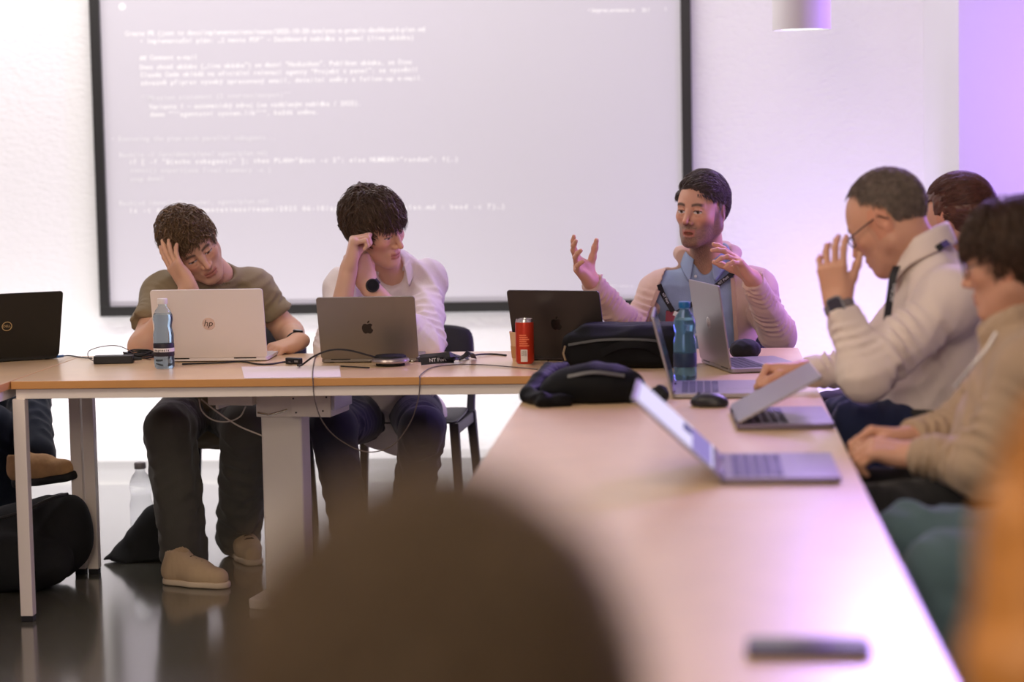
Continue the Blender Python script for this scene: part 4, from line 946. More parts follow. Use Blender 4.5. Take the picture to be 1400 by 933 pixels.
    hair('hair', t, R, o, keep, lambda d: np.stack([0*d[:, 0], -.3+0*d[:, 1], -.8+.6*d[:, 2]], 1), hairmat('short_grey_hair', srgb(122, 108, 97)), n=5200, cap_h=.002, seed=11, length=.022, lift=.004, lift_var=.005, curl=.3, radius=.0011, clump=200)
    glasses(t, R, o, mat('gunmetal', (.03, .03, .035), .3, metal=.6), shape=(.024, .015), dz=.002)
    watch(t, wL-(wL-eL)*.04, eL, .036, (-.25, -.95, 0), mat('grey_strap', srgb(122, 114, 114), .7), (mat('watch_steel', (.25, .25, .27), .3, metal=.8), mat('watch_glass', srgb(66, 62, 72), .15)), .024, square=True, label='square wristwatch')
    # lanyard: behind the neck and hanging from the throat
    lp = [PY(1297, 331, 5.70), PY(1288, 336, 5.66), PY(1281, 341, 5.655)]; strip('lanyard', lp, (0.2, -1, .5), .018, .002, M_LANY, t)
    lp = smooth_path([PY(1226, 364, 5.74), PY(1221, 378, 5.72), PY(1217, 405, 5.71), PY(1212, 442, 5.71)], 4); l2 = strip('lanyard', lp, (-.5, -.85, 0), .020, .002, M_LANY, t)
    a_, b_ = PY(1220, 412, 5.705), PY(1223, 388, 5.705); X = vnorm(b_-a_); N_ = vnorm(np.array([-.5, -.85, 0])); N_ = vnorm(N_-X*(N_@X)); text_mesh('ribbon_print', 'NT Port', .013, mat4(np.stack([X, np.cross(N_, X), N_], 1), (a_+b_)/2+N_*.002), M_LTXT, l2)
    tr = cloth('dark_blue_jeans', srgb(34, 42, 70)); hips = [pel+np.array([-.03, -.09, 0]), pel+np.array([-.03, .09, 0])]
    kn = [PY(1172, 590, 5.72), PY(1160, 580, 5.98)]; an = [np.array([kn[0][0]+.02, 5.70, .11]), np.array([kn[1][0]+.02, 5.98, .11])]
    trousers(t, pel, hips, kn, an, tr, (.098, .078, .062), 14, f=(-1, 0, 0), pr=(.17, .13, .12))
    for q in an: h = np.array([q[0]+.03, q[1], .001]); shoe(t, h, h+np.array([-.27, 0, 0]), BELT, M_BLACKR)
    s = Sdf(); 
    bl = MB(); R_ = frame((-1, 0, 0), (0, 0, 1)); bl.tube([pel+np.array([-.155*math.cos(a)*1.06, .19*math.sin(a)*1.0, .055]) for a in np.linspace(0, 2*math.pi, 33)[:-1]], .016, 8, closed=True, flat=1.2); bl.build('belt', BELT, t, smooth=True, world=True)
    return t
person_glasses()

# ---- person in the beige jacket at the right edge
def person_jacket():
    pel = PY(1400, 690, 5.0); ch = PY(1410, 560, 5.0); nb = PY(1392, 440, 5.02); sL = PY(1415, 500, 4.80); sR = PY(1385, 485, 5.22)
    eL = PY(1345, 640, 4.80); wL = PY(1250, 622, 4.93); eR = PY(1310, 600, 5.22); wR = PY(1240, 600, 5.12)
    t = thing('person', 'person with dark bob and glasses in beige zip jacket at right edge', 'person', base_at(pel), 0, 'people at the meeting')
    f = vnorm((-1, .15, 0)); fw = vnorm((-.92, .36, -.20)); up = vnorm((-.16, .06, 1)); R = frame(fw, up); o = PY(1386, 358, 5.02)
    parts = []; cols = []
    hd = head_sdf(R, o, nose=.9, jaw=.95, neck_to=nb+np.array([0, 0, -.03]), neck_r=.056); V, F = hd.mesh(.003); parts.append((V, F)); cols.append(head_color(V, R, o, SK_WARM, brow=(.05, .03, .02)))
    for E_, W_, S_, sd, p_ in ((eL, wL, sL, -1, (.2, .35, -.9)), (eR, wR, sR, 1, (.2, -.35, -.9))):
        a = Sdf(); a.cone(shj(S_, E_, ch), E_, .048, .042, k=.02); a.cone(E_, W_, .042, .028, k=.03); hand_sdf(a, W_, (-.95, .12 if sd < 0 else -.1, .12), p_, sd, (.8, .85, .9, .9), .05, (.5, .6, .5), .95); V, F = a.mesh(.003); parts.append((V, F)); cols.append(skin_var(V, SK_WARM))
    b = torso(Sdf(), pel, ch, sL, sR, nb, f, .70, .62); V, F = b.mesh(.012); parts.append((V, F)); cols.append(skin_var(V, SK_WARM))
    V, F = join(parts); np_mesh('body', V, F, M_SKIN, t, col=np.concatenate(cols))
    s = torso(Sdf(), pel, ch, sL, sR, nb, f, 1.08, 1.15, belly=.03)
    for S_, E_, W_, sd in ((sL, eL, wL, 1), (sR, eR, wR, 2)):
        q = W_-(W_-E_)*.04; s.cone(shj(S_, E_, ch), E_, .072, .074, k=.04, ring=(.009, .07, .1, 1.2, sd)); s.cone(E_, q, .072, .046, k=.025, ring=(.010, .055, -.2, 1.0, sd+3)); cut_end(s, q, E_)
    s.chain([nb+np.array(q) for q in ((-.075, -.045, -.02), (-.02, -.085, .02), (.06, -.06, .045), (.085, .0, .05), (.06, .06, .045), (-.02, .085, .02), (-.075, .045, -.02))], [.018]*7, k=.02)
    V, F = s.mesh(.007, fold_noise(.006, .14, 41)); M = cloth('beige_jacket_cloth', srgb(176, 152, 126)); jk = np_mesh('jacket', V, F, M, t)
    keep = lambda x, y, z: (((y > .03) & (z > .045)) | ((y <= .040) & (z > .03)) | ((y <= .006) & (z > -.062)))
    hair('hair', t, R, o, keep, lambda d: np.stack([d[:, 0]*.3, -.10+0*d[:, 1]-.3*(d[:, 1] < -.3)+.5*(d[:, 1] > .45), -.75+0*d[:, 2]], 1), hairmat('dark_bob_hair', srgb(70, 50, 36)), n=4600, cap_h=.011, locks=300, seed=13, length=.09, lenf=lambda d: np.where(d[:, 1] > .25, .30, 1.0), lift=.012, lift_var=.016, curl=.22, radius=.0015, droop=.3, clump=110)
    glasses(t, R, o, mat('dark_rim', (.03, .025, .025), .3), shape=(.024, .017), dz=.002)
    mb = MB(); pts = [PY(1362, 455, 4.86), PY(1350, 476, 4.845), PY(1330, 500, 4.83), PY(1305, 530, 4.83)]
    mb.tube(smooth_path(pts, 4), .004, 8); mb.build('zip', mat('zip_metal', (.55, .52, .5), .35, metal=.6), jk, smooth=True, world=True)
    tr = cloth('black_trousers', (.012, .012, .013)); hips = [pel+np.array([-.03, -.09, 0]), pel+np.array([-.03, .09, 0])]
    kn = [np.array([.36, 4.86, .60]), np.array([.37, 5.14, .59])]; an = [np.array([.42, 4.86, .11]), np.array([.43, 5.14, .11])]
    trousers(t, pel, hips, kn, an, tr, (.098, .080, .065), 17, f=(-1, 0, 0), pr=(.17, .13, .12), vox=.01)
    for q in an: h = np.array([q[0]+.03, q[1], .001]); shoe(t, h, h+np.array([-.26, 0, 0]), BELT, M_BLACKR)
person_jacket()

# ---- simple seated figures of which the photo shows little
def seated(label, pel, f, head_o, fw, up, shirt, trou, hairm, keep, flow, knees, ankles, hk, skin=SK_WARM, vox=.009, upper=None, hcap=.012, hw=1.0, hextra=None, feet=BELT, wrist=None, group='people at the meeting'):
    pel = np.asarray(pel, float); f = vnorm(f); rt = np.array([f[1], -f[0], 0]); o = np.asarray(head_o, float)
    t = thing('person', label, 'person', base_at(pel), 0, group); nb = o-np.array([0, 0, .175])-f*.025; ch = nb*.62+pel*.38; sR = nb+rt*.185-np.array([0, 0, .055]); sL = nb-rt*.185-np.array([0, 0, .055])
    eR = sR+rt*.04+f*.06-np.array([0, 0, .28]); eL = sL-rt*.04+f*.06-np.array([0, 0, .28])
    if wrist is None: wR = eR+f*.21-rt*.08+np.array([0, 0, -.01]); wL = eL+f*.21+rt*.08+np.array([0, 0, -.01])
    else: wR, wL = wrist
    R = frame(fw, up); parts = []; cols = []
    V, F = head_sdf(R, o, neck_to=nb, neck_r=.055).mesh(.0035); parts.append((V, F)); cols.append(head_color(V, R, o, skin))
    for S_, E_, W_, sd in ((sL, eL, wL, -1), (sR, eR, wR, 1)):
        a = Sdf(); a.cone(shj(S_, E_, ch), E_, .047, .041, k=.02); a.cone(E_, W_, .041, .028, k=.03); hand_sdf(a, W_, f+np.array([0, 0, -.15]), (0, 0, -1), sd, (.5, .5, .55, .6), .06); V, F = a.mesh(.0035); parts.append((V, F)); cols.append(skin_var(V, skin))
    V, F = torso(Sdf(), pel, ch, sL, sR, nb, f, .70, .62).mesh(.014); parts.append((V, F)); cols.append(skin_var(V, skin))
    V, F = join(parts); np_mesh('body', V, F, M_SKIN, t, col=np.concatenate(cols))
    s = torso(Sdf(), pel, ch, sL, sR, nb, f, 1.02, 1.04)
    for S_, E_, W_, sd in ((sL, eL, wL, 1), (sR, eR, wR, 2)):
        q = W_-(W_-E_)*.06; s.cone(shj(S_, E_, ch), E_, .062, .062, k=.04); s.cone(E_, q, .060, .043, k=.025); cut_end(s, q, E_)
    s.ell(nb+f*.04+np.array([0, 0, .02]), (.06, .06, .05), None, k=.012, sub=True)
    V, F = s.mesh(vox, fold_noise(.005, .12, 51)); np_mesh('shirt', V, F, shirt, t)
    hair('hair', t, R, o, keep, flow, hairm, cap_h=hcap, wide=hw, extra=hextra, **hk)
    trousers(t, pel, [pel-rt*.09+f*.02, pel+rt*.09+f*.02], knees, ankles, trou, (.098, .080, .066), 19, f=f, vox=.010, pr=(.17, .13, .12))
    for q in ankles: h = np.array([q[0], q[1], .001])-f*.03; shoe(t, h, h+f*.27, feet, M_BLACKR)
    return t, R, o
allhair = lambda x, y, z: (((y > .04) & (z > .055)) | ((y <= .04) & (z > .0)) | ((y < -.01) & (z > -.075))) & ~((np.abs(x) > .05) & (np.abs(y+.012) < .020) & (z < .028))
# woman with her hair tied back, behind the man with glasses
def person_tied():
    ho = PY(1309, 300, 6.70); pel = np.array([ho[0]+.05, 6.72, .58])
    keep = lambda x, y, z: (((y > .03) & (z > .060)) | ((y <= .03) & (z > .018)) | ((y < -.02) & (z > -.080))) & ~((np.abs(x) > .05) & (np.abs(y+.010) < .018) & (z < .020))
    t, R, o = seated('person with brown hair tied back sitting behind the man with glasses', pel, (-1, .1, 0), ho, (-.78, .60, -.12), (-.1, .05, 1), cloth('dark_jersey', srgb(70, 60, 66)), cloth('dark_trousers', srgb(40, 38, 40)), hairmat('chestnut_hair', srgb(92, 58, 44), .36), keep,
        lambda d: np.stack([-d[:, 0]*.4, -.95+0*d[:, 1], .15-.5*(d[:, 2] < 0)], 1), [np.array([ho[0]-.36, 6.62, .58]), np.array([ho[0]-.36, 6.84, .58])], [np.array([ho[0]-.30, 6.62, .11]), np.array([ho[0]-.30, 6.84, .11])],
        dict(n=5200, seed=21, length=.10, lift=.011, lift_var=.003, curl=.05, radius=.0012, clump=80), hcap=.009)
    s = Sdf(R, o); s.chain([(0, -.125, .015), (0, -.150, -.02), (0, -.145, -.10), (0, -.125, -.17)], [.018, .024, .022, .010], k=.01)
    V, F = s.mesh(.004, lambda X, Y, Z: .0015*np.sin(X*500)); np_mesh('ponytail', V, F, hairmat('chestnut_tail', srgb(88, 55, 42), .36), t)
    mb = MB(); mb.tube([o+R @ np.array([.019*math.cos(a), -.121, .017+.019*math.sin(a)]) for a in np.linspace(0, 2*math.pi, 17)[:-1]], .005, 8, closed=True); mb.build('hair_tie', M_BLACKR, t, smooth=True, world=True)
person_tied()
# person in jeans between the jacket and the camera: only the legs are in the picture
def person_jeans():
    pel = np.array([.86, 4.42, .57]); ho = np.array([.84, 4.42, 1.22])
    seated('person in faded teal jeans whose knees show beside the nearest table', pel, (-1, 0, 0), ho, (-1, .1, -.1), (0, 0, 1), cloth('teal_knit', srgb(70, 96, 92)), cloth('faded_teal_jeans', srgb(82, 104, 110)), hairmat('brown_short_hair', srgb(60, 44, 34)), allhair,
        lambda d: np.stack([d[:, 0]*.2, -.3+0*d[:, 1], -.8+0*d[:, 2]], 1), [np.array([.46, 4.28, .60]), np.array([.42, 4.60, .60])], [np.array([.47, 4.20, .11]), np.array([.46, 4.60, .11])], dict(n=1500, seed=23, length=.05, lift=.008, lift_var=.01), wrist=(np.array([.84, 4.66, .74]), np.array([.84, 4.18, .74])))
person_jeans()
# fair-haired person close to the camera at the right edge
def person_fair():
    ho = PY(1556, 752, 1.62); pel = np.array([ho[0]+.04, 1.62, .50])
    keep = lambda x, y, z: ((y <= .055) & (z > -.085)) | ((y > .05) & (z > .06))
    ex = lambda s_: [s_.chain([(q*.070, -.01, .02), (q*.085, -.015, -.08), (q*.085, -.02, -.20)], [.05, .045, .03], k=.03) for q in (-1, 1)]+[s_.chain([(0, -.06, .0), (0, -.075, -.12), (0, -.07, -.24)], [.06, .055, .035], k=.04)]
    t, R, o = seated('person with fair hair close to the camera at right edge', pel, (-1, .25, 0), ho, (-.25, .97, -.05), (0, 0, 1), cloth('ochre_knit', srgb(170, 120, 64)), cloth('dark_trousers_b', srgb(50, 48, 50)), hairmat('fair_hair', srgb(170, 112, 50), .45), keep,
        lambda d: np.stack([d[:, 0]*.3, -.1+0*d[:, 1], -.9+0*d[:, 2]], 1), [np.array([ho[0]-.24, 1.70, .57]), np.array([ho[0]-.24, 1.92, .57])], [np.array([ho[0]-.10, 1.70, .11]), np.array([ho[0]-.10, 1.92, .11])], dict(n=4000, seed=25, length=.16, lift=.016, lift_var=.012, curl=.15, radius=.0022, droop=.5), hcap=.012)
    s = Sdf(R, o); ex(s); V, F = s.mesh(.006, lambda X, Y, Z: .003*np.sin(X*190+np.sin(Z*40)*2)*np.sin(Y*170)); np_mesh('long_hair', V, F, hairmat('fair_hair_long', srgb(170, 112, 50), .45), t)
person_fair()
# head in the foreground, seen from behind
def person_front():
    ho = PY(602, 1078, 1.06); pel = np.array([ho[0], .94, .50])
    keep = lambda x, y, z: (((y > .04) & (z > .06)) | ((y <= .04) & (z > .012)) | ((y < -.01) & (z > -.085))) & ~((np.abs(x) > .05) & (np.abs(y+.012) < .020) & (z < .03))
    seated('person with short brown hair seen from behind close to the camera', pel, (0, 1, 0), ho, (.05, 1, -.05), (0, 0, 1), cloth('grey_sweater', srgb(90, 84, 78)), cloth('dark_trousers_c', srgb(44, 44, 48)), hairmat('brown_cropped_hair', srgb(88, 70, 50), .5), keep,
        lambda d: np.stack([d[:, 0]*.6, .35-d[:, 1]*.3, -.5+0*d[:, 2]], 1), [np.array([ho[0]-.11, 1.38, .57]), np.array([ho[0]+.11, 1.38, .57])], [np.array([ho[0]-.11, 1.40, .11]), np.array([ho[0]+.11, 1.40, .11])], dict(n=4200, seed=27, length=.060, lift=.003, lift_var=.036, curl=.9, radius=.0011, clump=900), hcap=.001, hw=.95)
person_front()
# person at the left of whom only the crossed legs show
def person_left():
    pel = PY(-120, 560, 8.02); ho = pel+np.array([.02, -.10, .74])
    t, R, o = seated('person in dark jeans and tan shoe whose crossed legs show at left edge', pel, (.55, -.83, 0), ho, (.6, -.8, -.2), (0, 0, 1), cloth('black_sweater', srgb(36, 36, 40)), cloth('indigo_jeans', srgb(30, 38, 52)), hairmat('left_dark_hair', srgb(50, 38, 30)), allhair,
        lambda d: np.stack([d[:, 0]*.2, -.3+0*d[:, 1], -.8+0*d[:, 2]], 1), [PY(-12, 585, 7.62), PY(38, 545, 7.84)], [np.array([*PY(18, 700, 7.62)[:2], .13]), PY(50, 622, 7.52)], dict(n=1500, seed=29, length=.05, lift=.008, lift_var=.01), feet=BELT)
    tan = mat('tan_suede', srgb(196, 154, 108), .85, noise=.12, nscale=30, bump=.2); sh = [c for c in t.children if c.name.startswith('shoe')]
    for c in sh[1:]:
        for q in list(c.children): bpy.data.objects.remove(q)
        bpy.data.objects.remove(c)
    h = PY(22, 664, 7.50); s_ = shoe(t, h, PY(106, 655, 7.36), tan, M_BLACKR, soleh=.024, up=(-.12, -.15, 1)); s_['label'] = 'tan suede laced shoe'
person_left()

# ------------------------------------------------------------------ laptops
M_SCR_OFF = mat('dark_display', (.015, .015, .02), .12)
M_KEYS = mat('dark_keys', (.02, .02, .024), .5)
def make_laptop(label, hinge, rz, opening, w, d, lh, body, lidm, thick=.014, lidt=.006, logo=None, screen=None, deck=None, foot=None):
    t = thing('laptop', label, 'laptop', (hinge[0], hinge[1], TZ), rz, 'laptops on the tables')
    b = MB(); b.prism(rrect(w, d, .012, 5, 0, d/2), .003, thick); b.build('base', body, t, bevel=.0012)
    ft = MB()
    for x in (-w*.4, w*.4):
        for y in (.02, d-.02): ft.lathe([(.008, 0), (.008, .0035)], (x, y, 0), 12)
    ft.build('rubber_feet', M_BLACKR, t)
    kb = MB(); kx, ky = w*.42, d*.52
    rows, colsn = 5, 14; pw, ph = 2*kx/colsn, (d*.44)/rows
    for r in range(rows):
        for c in range(colsn):
            x = -kx+pw*(c+.5); y = d*.10+ph*(r+.5)
            if r == rows-1 and 4 <= c <= 9:
                if c != 4: continue
                kb.box((-kx+pw*4+.001, y-ph*.42, thick-.0005), (-kx+pw*10-.001, y+ph*.42, thick+.0012)); continue
            kb.box((x-pw*.42, y-ph*.42, thick-.0005), (x+pw*.42, y+ph*.42, thick+.0012))
    kb.build('keyboard', M_KEYS, t)
    MB().prism(rrect(w*.34, d*.30, .004, 4, 0, d*.78), thick-.0003, thick+.0004).build('trackpad', deck or body, t)
    a = math.radians(opening)                            # angle between deck and screen
    L = Matrix.Translation((0, .004, thick+.001)) @ Matrix.Rotation(a, 4, 'X')     # lid-local: x along hinge, y from hinge to the free edge, z outwards (back)
    lid = MB(); lid.prism(rrect(w, lh, .010, 5, 0, lh/2), 0, lidt, 0, L); lo = lid.build('lid', lidm, t, bevel=.0012)
    MB().prism(rrect(w*.965, lh*.93, .004, 4, 0, lh*.515), -.0006, 0, 0, L).build('bezel', M_BLACKP, lo)
    sm = screen if screen else M_SCR_OFF
    if isinstance(sm, (list, tuple)):
        MB().prism(rrect(w*.94, lh*.86, .002, 2, 0, lh*.53), -.0010, -.0006, 0, L).build('screen', sm[0], lo)
        MB().prism(rrect(w*.92, lh*.22, .002, 2, 0, lh*.235), -.0013, -.0010, 0, L).build('screen_panel', sm[1], lo)
        MB().prism(rrect(w*.30, lh*.10, .002, 2, -w*.22, lh*.40), -.0013, -.0010, 0, L).build('screen_window', sm[2], lo)
    else: MB().prism(rrect(w*.94, lh*.86, .002, 2, 0, lh*.53), -.0010, -.0006, 0, L).build('screen', sm, lo)
    hb = MB()
    for x in (-w*.3, w*.3): hb.lathe([(.0055, -w*.1), (.0055, w*.1)], (0, 0, 0), 12, M=Matrix.Translation((x, .004, thick-.001)) @ Matrix.Rotation(math.pi/2, 4, 'Y'))
    hb.build('hinge', M_BLACKP, t)
    if logo:
        B = L @ Matrix.Translation((0, lh*.5, lidt))     # on the back, reading from behind
        logo(lo, B)
    return t
def circle(r, n=32, cx=0, cy=0, sx=1, sy=1): return [(cx+sx*r*math.cos(2*math.pi*k/n), cy+sy*r*math.sin(2*math.pi*k/n)) for k in range(n)]
def ring_prism(mb, r0, r1, z0, z1, M, n=40):
    vs = []; fs = []
    for k in range(n):
        c, s_ = math.cos(2*math.pi*k/n), math.sin(2*math.pi*k/n)
        for r, z in ((r0, z0), (r1, z0), (r1, z1), (r0, z1)): vs.append(M @ Vector((r*c, r*s_, z)))
    for k in range(n):
        k2 = (k+1) % n
        for j in range(4): fs.append((4*k+j, 4*k+(j+1) % 4, 4*k2+(j+1) % 4, 4*k2+j))
    mb.add(vs, fs)
M_LOGO_GOLD = mat('emblem_pale', srgb(196, 176, 130), .35, metal=.5); M_LOGO_DARK = mat('emblem_dark', srgb(38, 32, 30), .25)
M_LOGO_MIR = mat('emblem_mirror', srgb(214, 200, 196), .15, metal=.7)
def logo_dell(lo, B):
    m = MB(); ring_prism(m, .0145, .0168, 0, .0006, B); e = m.build('emblem', M_LOGO_GOLD, lo); text_mesh('emblem_letters', 'DELL', .0115, B, M_LOGO_GOLD, e, world=False)
def logo_hp(lo, B):
    m = MB(); m.prism(circle(.021), 0, .0004, 0, B); e = m.build('emblem', M_LOGO_MIR, lo)
    sh = B @ Matrix.Translation((0, .001, .0004)) @ Matrix(((1, .28, 0, 0), (0, 1, 0, 0), (0, 0, 1, 0), (0, 0, 0, 1))); text_mesh('emblem_letters', 'hp', .030, sh, M_LOGO_DARK, e, world=False)
def logo_hp2(lo, B):
    m = MB(); ring_prism(m, .0165, .019, 0, .0006, B); e = m.build('emblem', M_LOGO_MIR, lo)
    sh = B @ Matrix.Translation((0, .001, .0001)) @ Matrix(((1, .28, 0, 0), (0, 1, 0, 0), (0, 0, 1, 0), (0, 0, 0, 1))); text_mesh('emblem_letters', 'hp', .026, sh, M_LOGO_MIR, e, world=False)
def logo_apple(mm):
    def f(lo, B):
        B = B @ Matrix.Diagonal((1.7, 1.7, 1, 1))
        pts = []                                         # a bitten fruit outline (right half has the bite)
        out = [(0, .0078), (.003, .0093), (.0070, .0090), (.0096, .0066), (.0078, .0042), (.0072, .0010), (.0082, -.0018), (.0104, -.0040), (.0086, -.0082), (.0056, -.0110), (.0030, -.0112), (0, -.0104), (-.0030, -.0112), (-.0058, -.0108), (-.0088, -.0074), (-.0104, -.0020), (-.0100, .0036), (-.0074, .0080), (-.0034, .0092)]
        sp = [tuple(p[:2]) for p in smooth_path([(x, y, 0) for x, y in out]+[(0, .0078, 0)], 3)][:-1]
        m = MB(); m.prism(sp, 0, .0004, 0, B); e = m.build('emblem', mm, lo)
        lf = [tuple(p[:2]) for p in smooth_path([(.0002, .0102, 0), (.0008, .0134, 0), (.0040, .0158, 0), (.0042, .0128, 0), (.0020, .0106, 0), (.0002, .0102, 0)], 3)][:-1]
        m = MB(); m.prism(lf, 0, .0004, 0, B); m.build('emblem_leaf', mm, e)
    return f
M_AL_SILV = mat('silver_aluminium', srgb(226, 218, 216), .40, metal=.15); M_AL_GREY = mat('grey_aluminium', srgb(128, 119, 110), .42, metal=.4, bump=.05, bscale=900)
M_AL_DARK = mat('dark_aluminium', srgb(58, 52, 50), .42, metal=.4); M_AL_MID = mat('mid_aluminium', srgb(150, 144, 146), .34, metal=.6); M_DECK = mat('violet_lit_deck', srgb(124, 114, 134), .28, metal=.6); M_BLK_SHELL = mat('black_shell', srgb(22, 22, 18), .55)  # the deck's violet tint puts the violet light into its colour
R_ = math.radians
p = PZ(81, 491, TZ); a = R_(30); make_laptop('black laptop with round emblem on its lid at left table end', (p[0]-.18*math.cos(a), p[1]-.18*math.sin(a)), a, 112, .36, .235, .235, M_BLK_SHELL, M_BLK_SHELL, logo=logo_dell)
p = PZ(289.5, 495, TZ); make_laptop('pale silver laptop before the man in olive T-shirt', p, R_(1), 104, .366, .235, .232, M_AL_SILV, M_AL_SILV, logo=logo_hp)
p = PZ(506, 496, TZ); make_laptop('warm grey laptop with dark fruit emblem before the white-shirted young man', p, R_(1), 112, .3126, .221, .218, M_AL_GREY, M_AL_GREY, logo=logo_apple(M_LOGO_DARK))
p = PZ(767, 494, TZ); make_laptop('dark grey laptop standing behind the red can', p, R_(-19), 106, .3126, .221, .222, M_AL_DARK, M_AL_DARK, logo=logo_apple(mat('emblem_black', (.01, .01, .01), .2)))
q1 = PZ(1006, 514, TZ); q0 = PZ(952, 494, TZ); a = math.atan2(q1[1]-q0[1], q1[0]-q0[0])
make_laptop('grey laptop seen from behind between blue bottle and beige-jacketed man', ((q0[0]+q1[0])/2, (q0[1]+q1[1])/2), a, 98, .35, .235, .248, M_AL_MID, M_AL_MID, logo=logo_hp2)
q1 = PZ(914, 546, TZ); make_laptop('laptop seen edge-on behind the black mouse', (q1[0]+.01, q1[1]+.165), R_(-90), 104, .33, .232, .215, M_AL_MID, M_AL_MID)
q1 = PZ(1004, 589, TZ); make_laptop('grey laptop with half closed lid by the fist', (q1[0], q1[1]+.175), R_(-88), 28, .35, .232, .226, M_DECK, M_AL_MID)
q1 = PZ(985, 664, TZ); make_laptop('open laptop with glowing lilac screen at middle of right table', (q1[0], q1[1]+.182), R_(-90), 137, .362, .240, .240, M_DECK, M_AL_MID, screen=(emission('lilac_screen', (.80, .72, 1.0), 1.05), emission('screen_lower', (.36, .28, .66), .9), emission('screen_dark', (.10, .08, .30), .8)))

# ------------------------------------------------------------------ bottles, can, cup
M_PET = mat('blue_pet', (.70, .86, .98), .06, trans=.94, ior=1.15, spec=.6)
M_PETB = mat('deep_blue_pet', (.32, .62, .82), .06, trans=.85, ior=1.18, spec=.6)
M_WATER = mat('water_in_bottle', (.62, .74, .88), .02, trans=1.0, ior=1.12)
def make_bottle(label, p, h, r, pet, capm, labm, txt=None, water=True, lab=True):
    t = thing('water_bottle', label, 'bottle', tuple(p), 0, 'water bottles')
    k = h/.225; R0 = r
    prof = [(R0*.80, 0), (R0*.98, .006*k), (R0, .020*k), (R0*.99, .040*k), (R0*.985, .078*k), (R0*.99, .085*k), (R0*1.0, .110*k), (R0*.86, .130*k), (R0*.85, .140*k), (R0*.97, .158*k), (R0*.93, .172*k), (R0*.72, .188*k), (R0*.42, .200*k), (R0*.40, .206*k), (R0*.40, .210*k)]
    n = 36; mb = MB(); vs = []; fs = []
    for i, (rr, z) in enumerate(prof):
        for q in range(n):
            a = 2*math.pi*q/n; petal = 1-.06*abs(math.sin(2.5*a))*(1 if i in (0, 1) else 0); vs.append((rr*petal*math.cos(a), rr*petal*math.sin(a), z))
    for i in range(len(prof)-1):
        for q in range(n): q2 = (q+1) % n; fs.append((i*n+q, i*n+q2, (i+1)*n+q2, (i+1)*n+q))
    fs.append(tuple(range(n-1, -1, -1))); mb.add(vs, fs); b = mb.build('bottle_body', pet, t, smooth=True)
    if water: MB().lathe([(max(.001, rr*.95), z+.002) for rr, z in prof[:11]], n=32).build('water', M_WATER, t, smooth=True)
    c = MB(); c.lathe([(R0*.47, .207*k), (R0*.49, .208*k), (R0*.49, .2225*k), (R0*.44, .225*k)], n=32)
    for q in range(24): a = 2*math.pi*q/24; c.box((R0*.485, -.0006, .209*k), (R0*.505, .0006, .222*k), M=Matrix.Rotation(a, 4, 'Z'))
    c.build('cap', capm, t, smooth=True)
    if lab:
        l = MB(); l.lathe([(R0*1.005, .041*k), (R0*1.015, .042*k), (R0*1.015, .080*k), (R0*1.005, .081*k)], n=36, cap=False); lb = l.build('paper_label', labm, t, smooth=True)
        if txt:
            l = MB(); l.lathe([(R0*1.018, .055*k), (R0*1.021, .0555*k), (R0*1.021, .0665*k), (R0*1.018, .067*k)], n=36, cap=False); l.build('label_band', mat('label_white', (.75, .72, .72), .6), lb, smooth=True)
            cu = glyph; m = MB(); W = .046
            for i, ch in enumerate(txt):
                vs, fs = glyph(ch)
                if not len(vs): continue
                a0 = -math.pi/2+(i-(len(txt)-1)/2)*.0062/R0; pts = []
                for v in vs: a = a0+v[0]*.011/R0; rr = R0*1.0225; pts.append((rr*math.cos(a), rr*math.sin(a), .0575*k+v[1]*.0105))
                m.add(pts, fs)
            m.build('label_letters', M_BLACKP, lb)
    return t
p = PZ(225, 504, TZ); make_bottle('half litre water bottle with white cap and black label before pale laptop', p, .222, .0325, M_PET, mat('white_cap', (.75, .72, .72), .5), mat('label_black', srgb(34, 32, 44), .5), 'magnesia')
p = PZ(937, 521, TZ); make_bottle('blue water bottle with blue cap on the corner table', p, .228, .0335, M_PETB, mat('blue_cap', srgb(30, 104, 160), .4), mat('label_navy', srgb(22, 44, 74), .5))
p = PY(193, 684, 7.95); make_bottle('clear bottle with grey cap on floor behind black bag', (p[0], 7.95, p[2]-.30), .30, .042, mat('clear_pet', (.93, .95, .97), .05, trans=.95, ior=1.1), mat('grey_cap', srgb(150, 146, 150), .5), M_BLACKP, lab=False, water=False).location.z = 0.0
M_CAN = mat('red_can', srgb(196, 58, 34), .32, metal=.35); M_STEEL = mat('bare_aluminium', (.72, .70, .68), .25, metal=.9)
p = PZ(718, 499, TZ); t = thing('drink_can', 'slim red drink can beside the dark grey laptop', 'can', tuple(p))
r = .0288
MB().lathe([(r*.80, .004), (r*.96, .010), (r, .016), (r, .128), (r*.97, .134)], n=40, cap=False).build('can_body', M_CAN, t, smooth=True)
MB().lathe([(.001, .005), (r*.7, .004), (r*.80, 0), (r*.84, .004)], n=40, cap=False).build('can_base', M_STEEL, t, smooth=True)
tp = MB(); tp.lathe([(r*.97, .134), (r*.90, .141), (r*.90, .1445), (r*.86, .1445), (r*.84, .141), (.001, .141)], n=40, cap=False); tpo = tp.build('can_top', M_STEEL, t, smooth=True)
MB().prism(circle(.009, 20, 0, .004, .7, 1.2), .1415, .1428).build('pull_tab', M_STEEL, tpo)
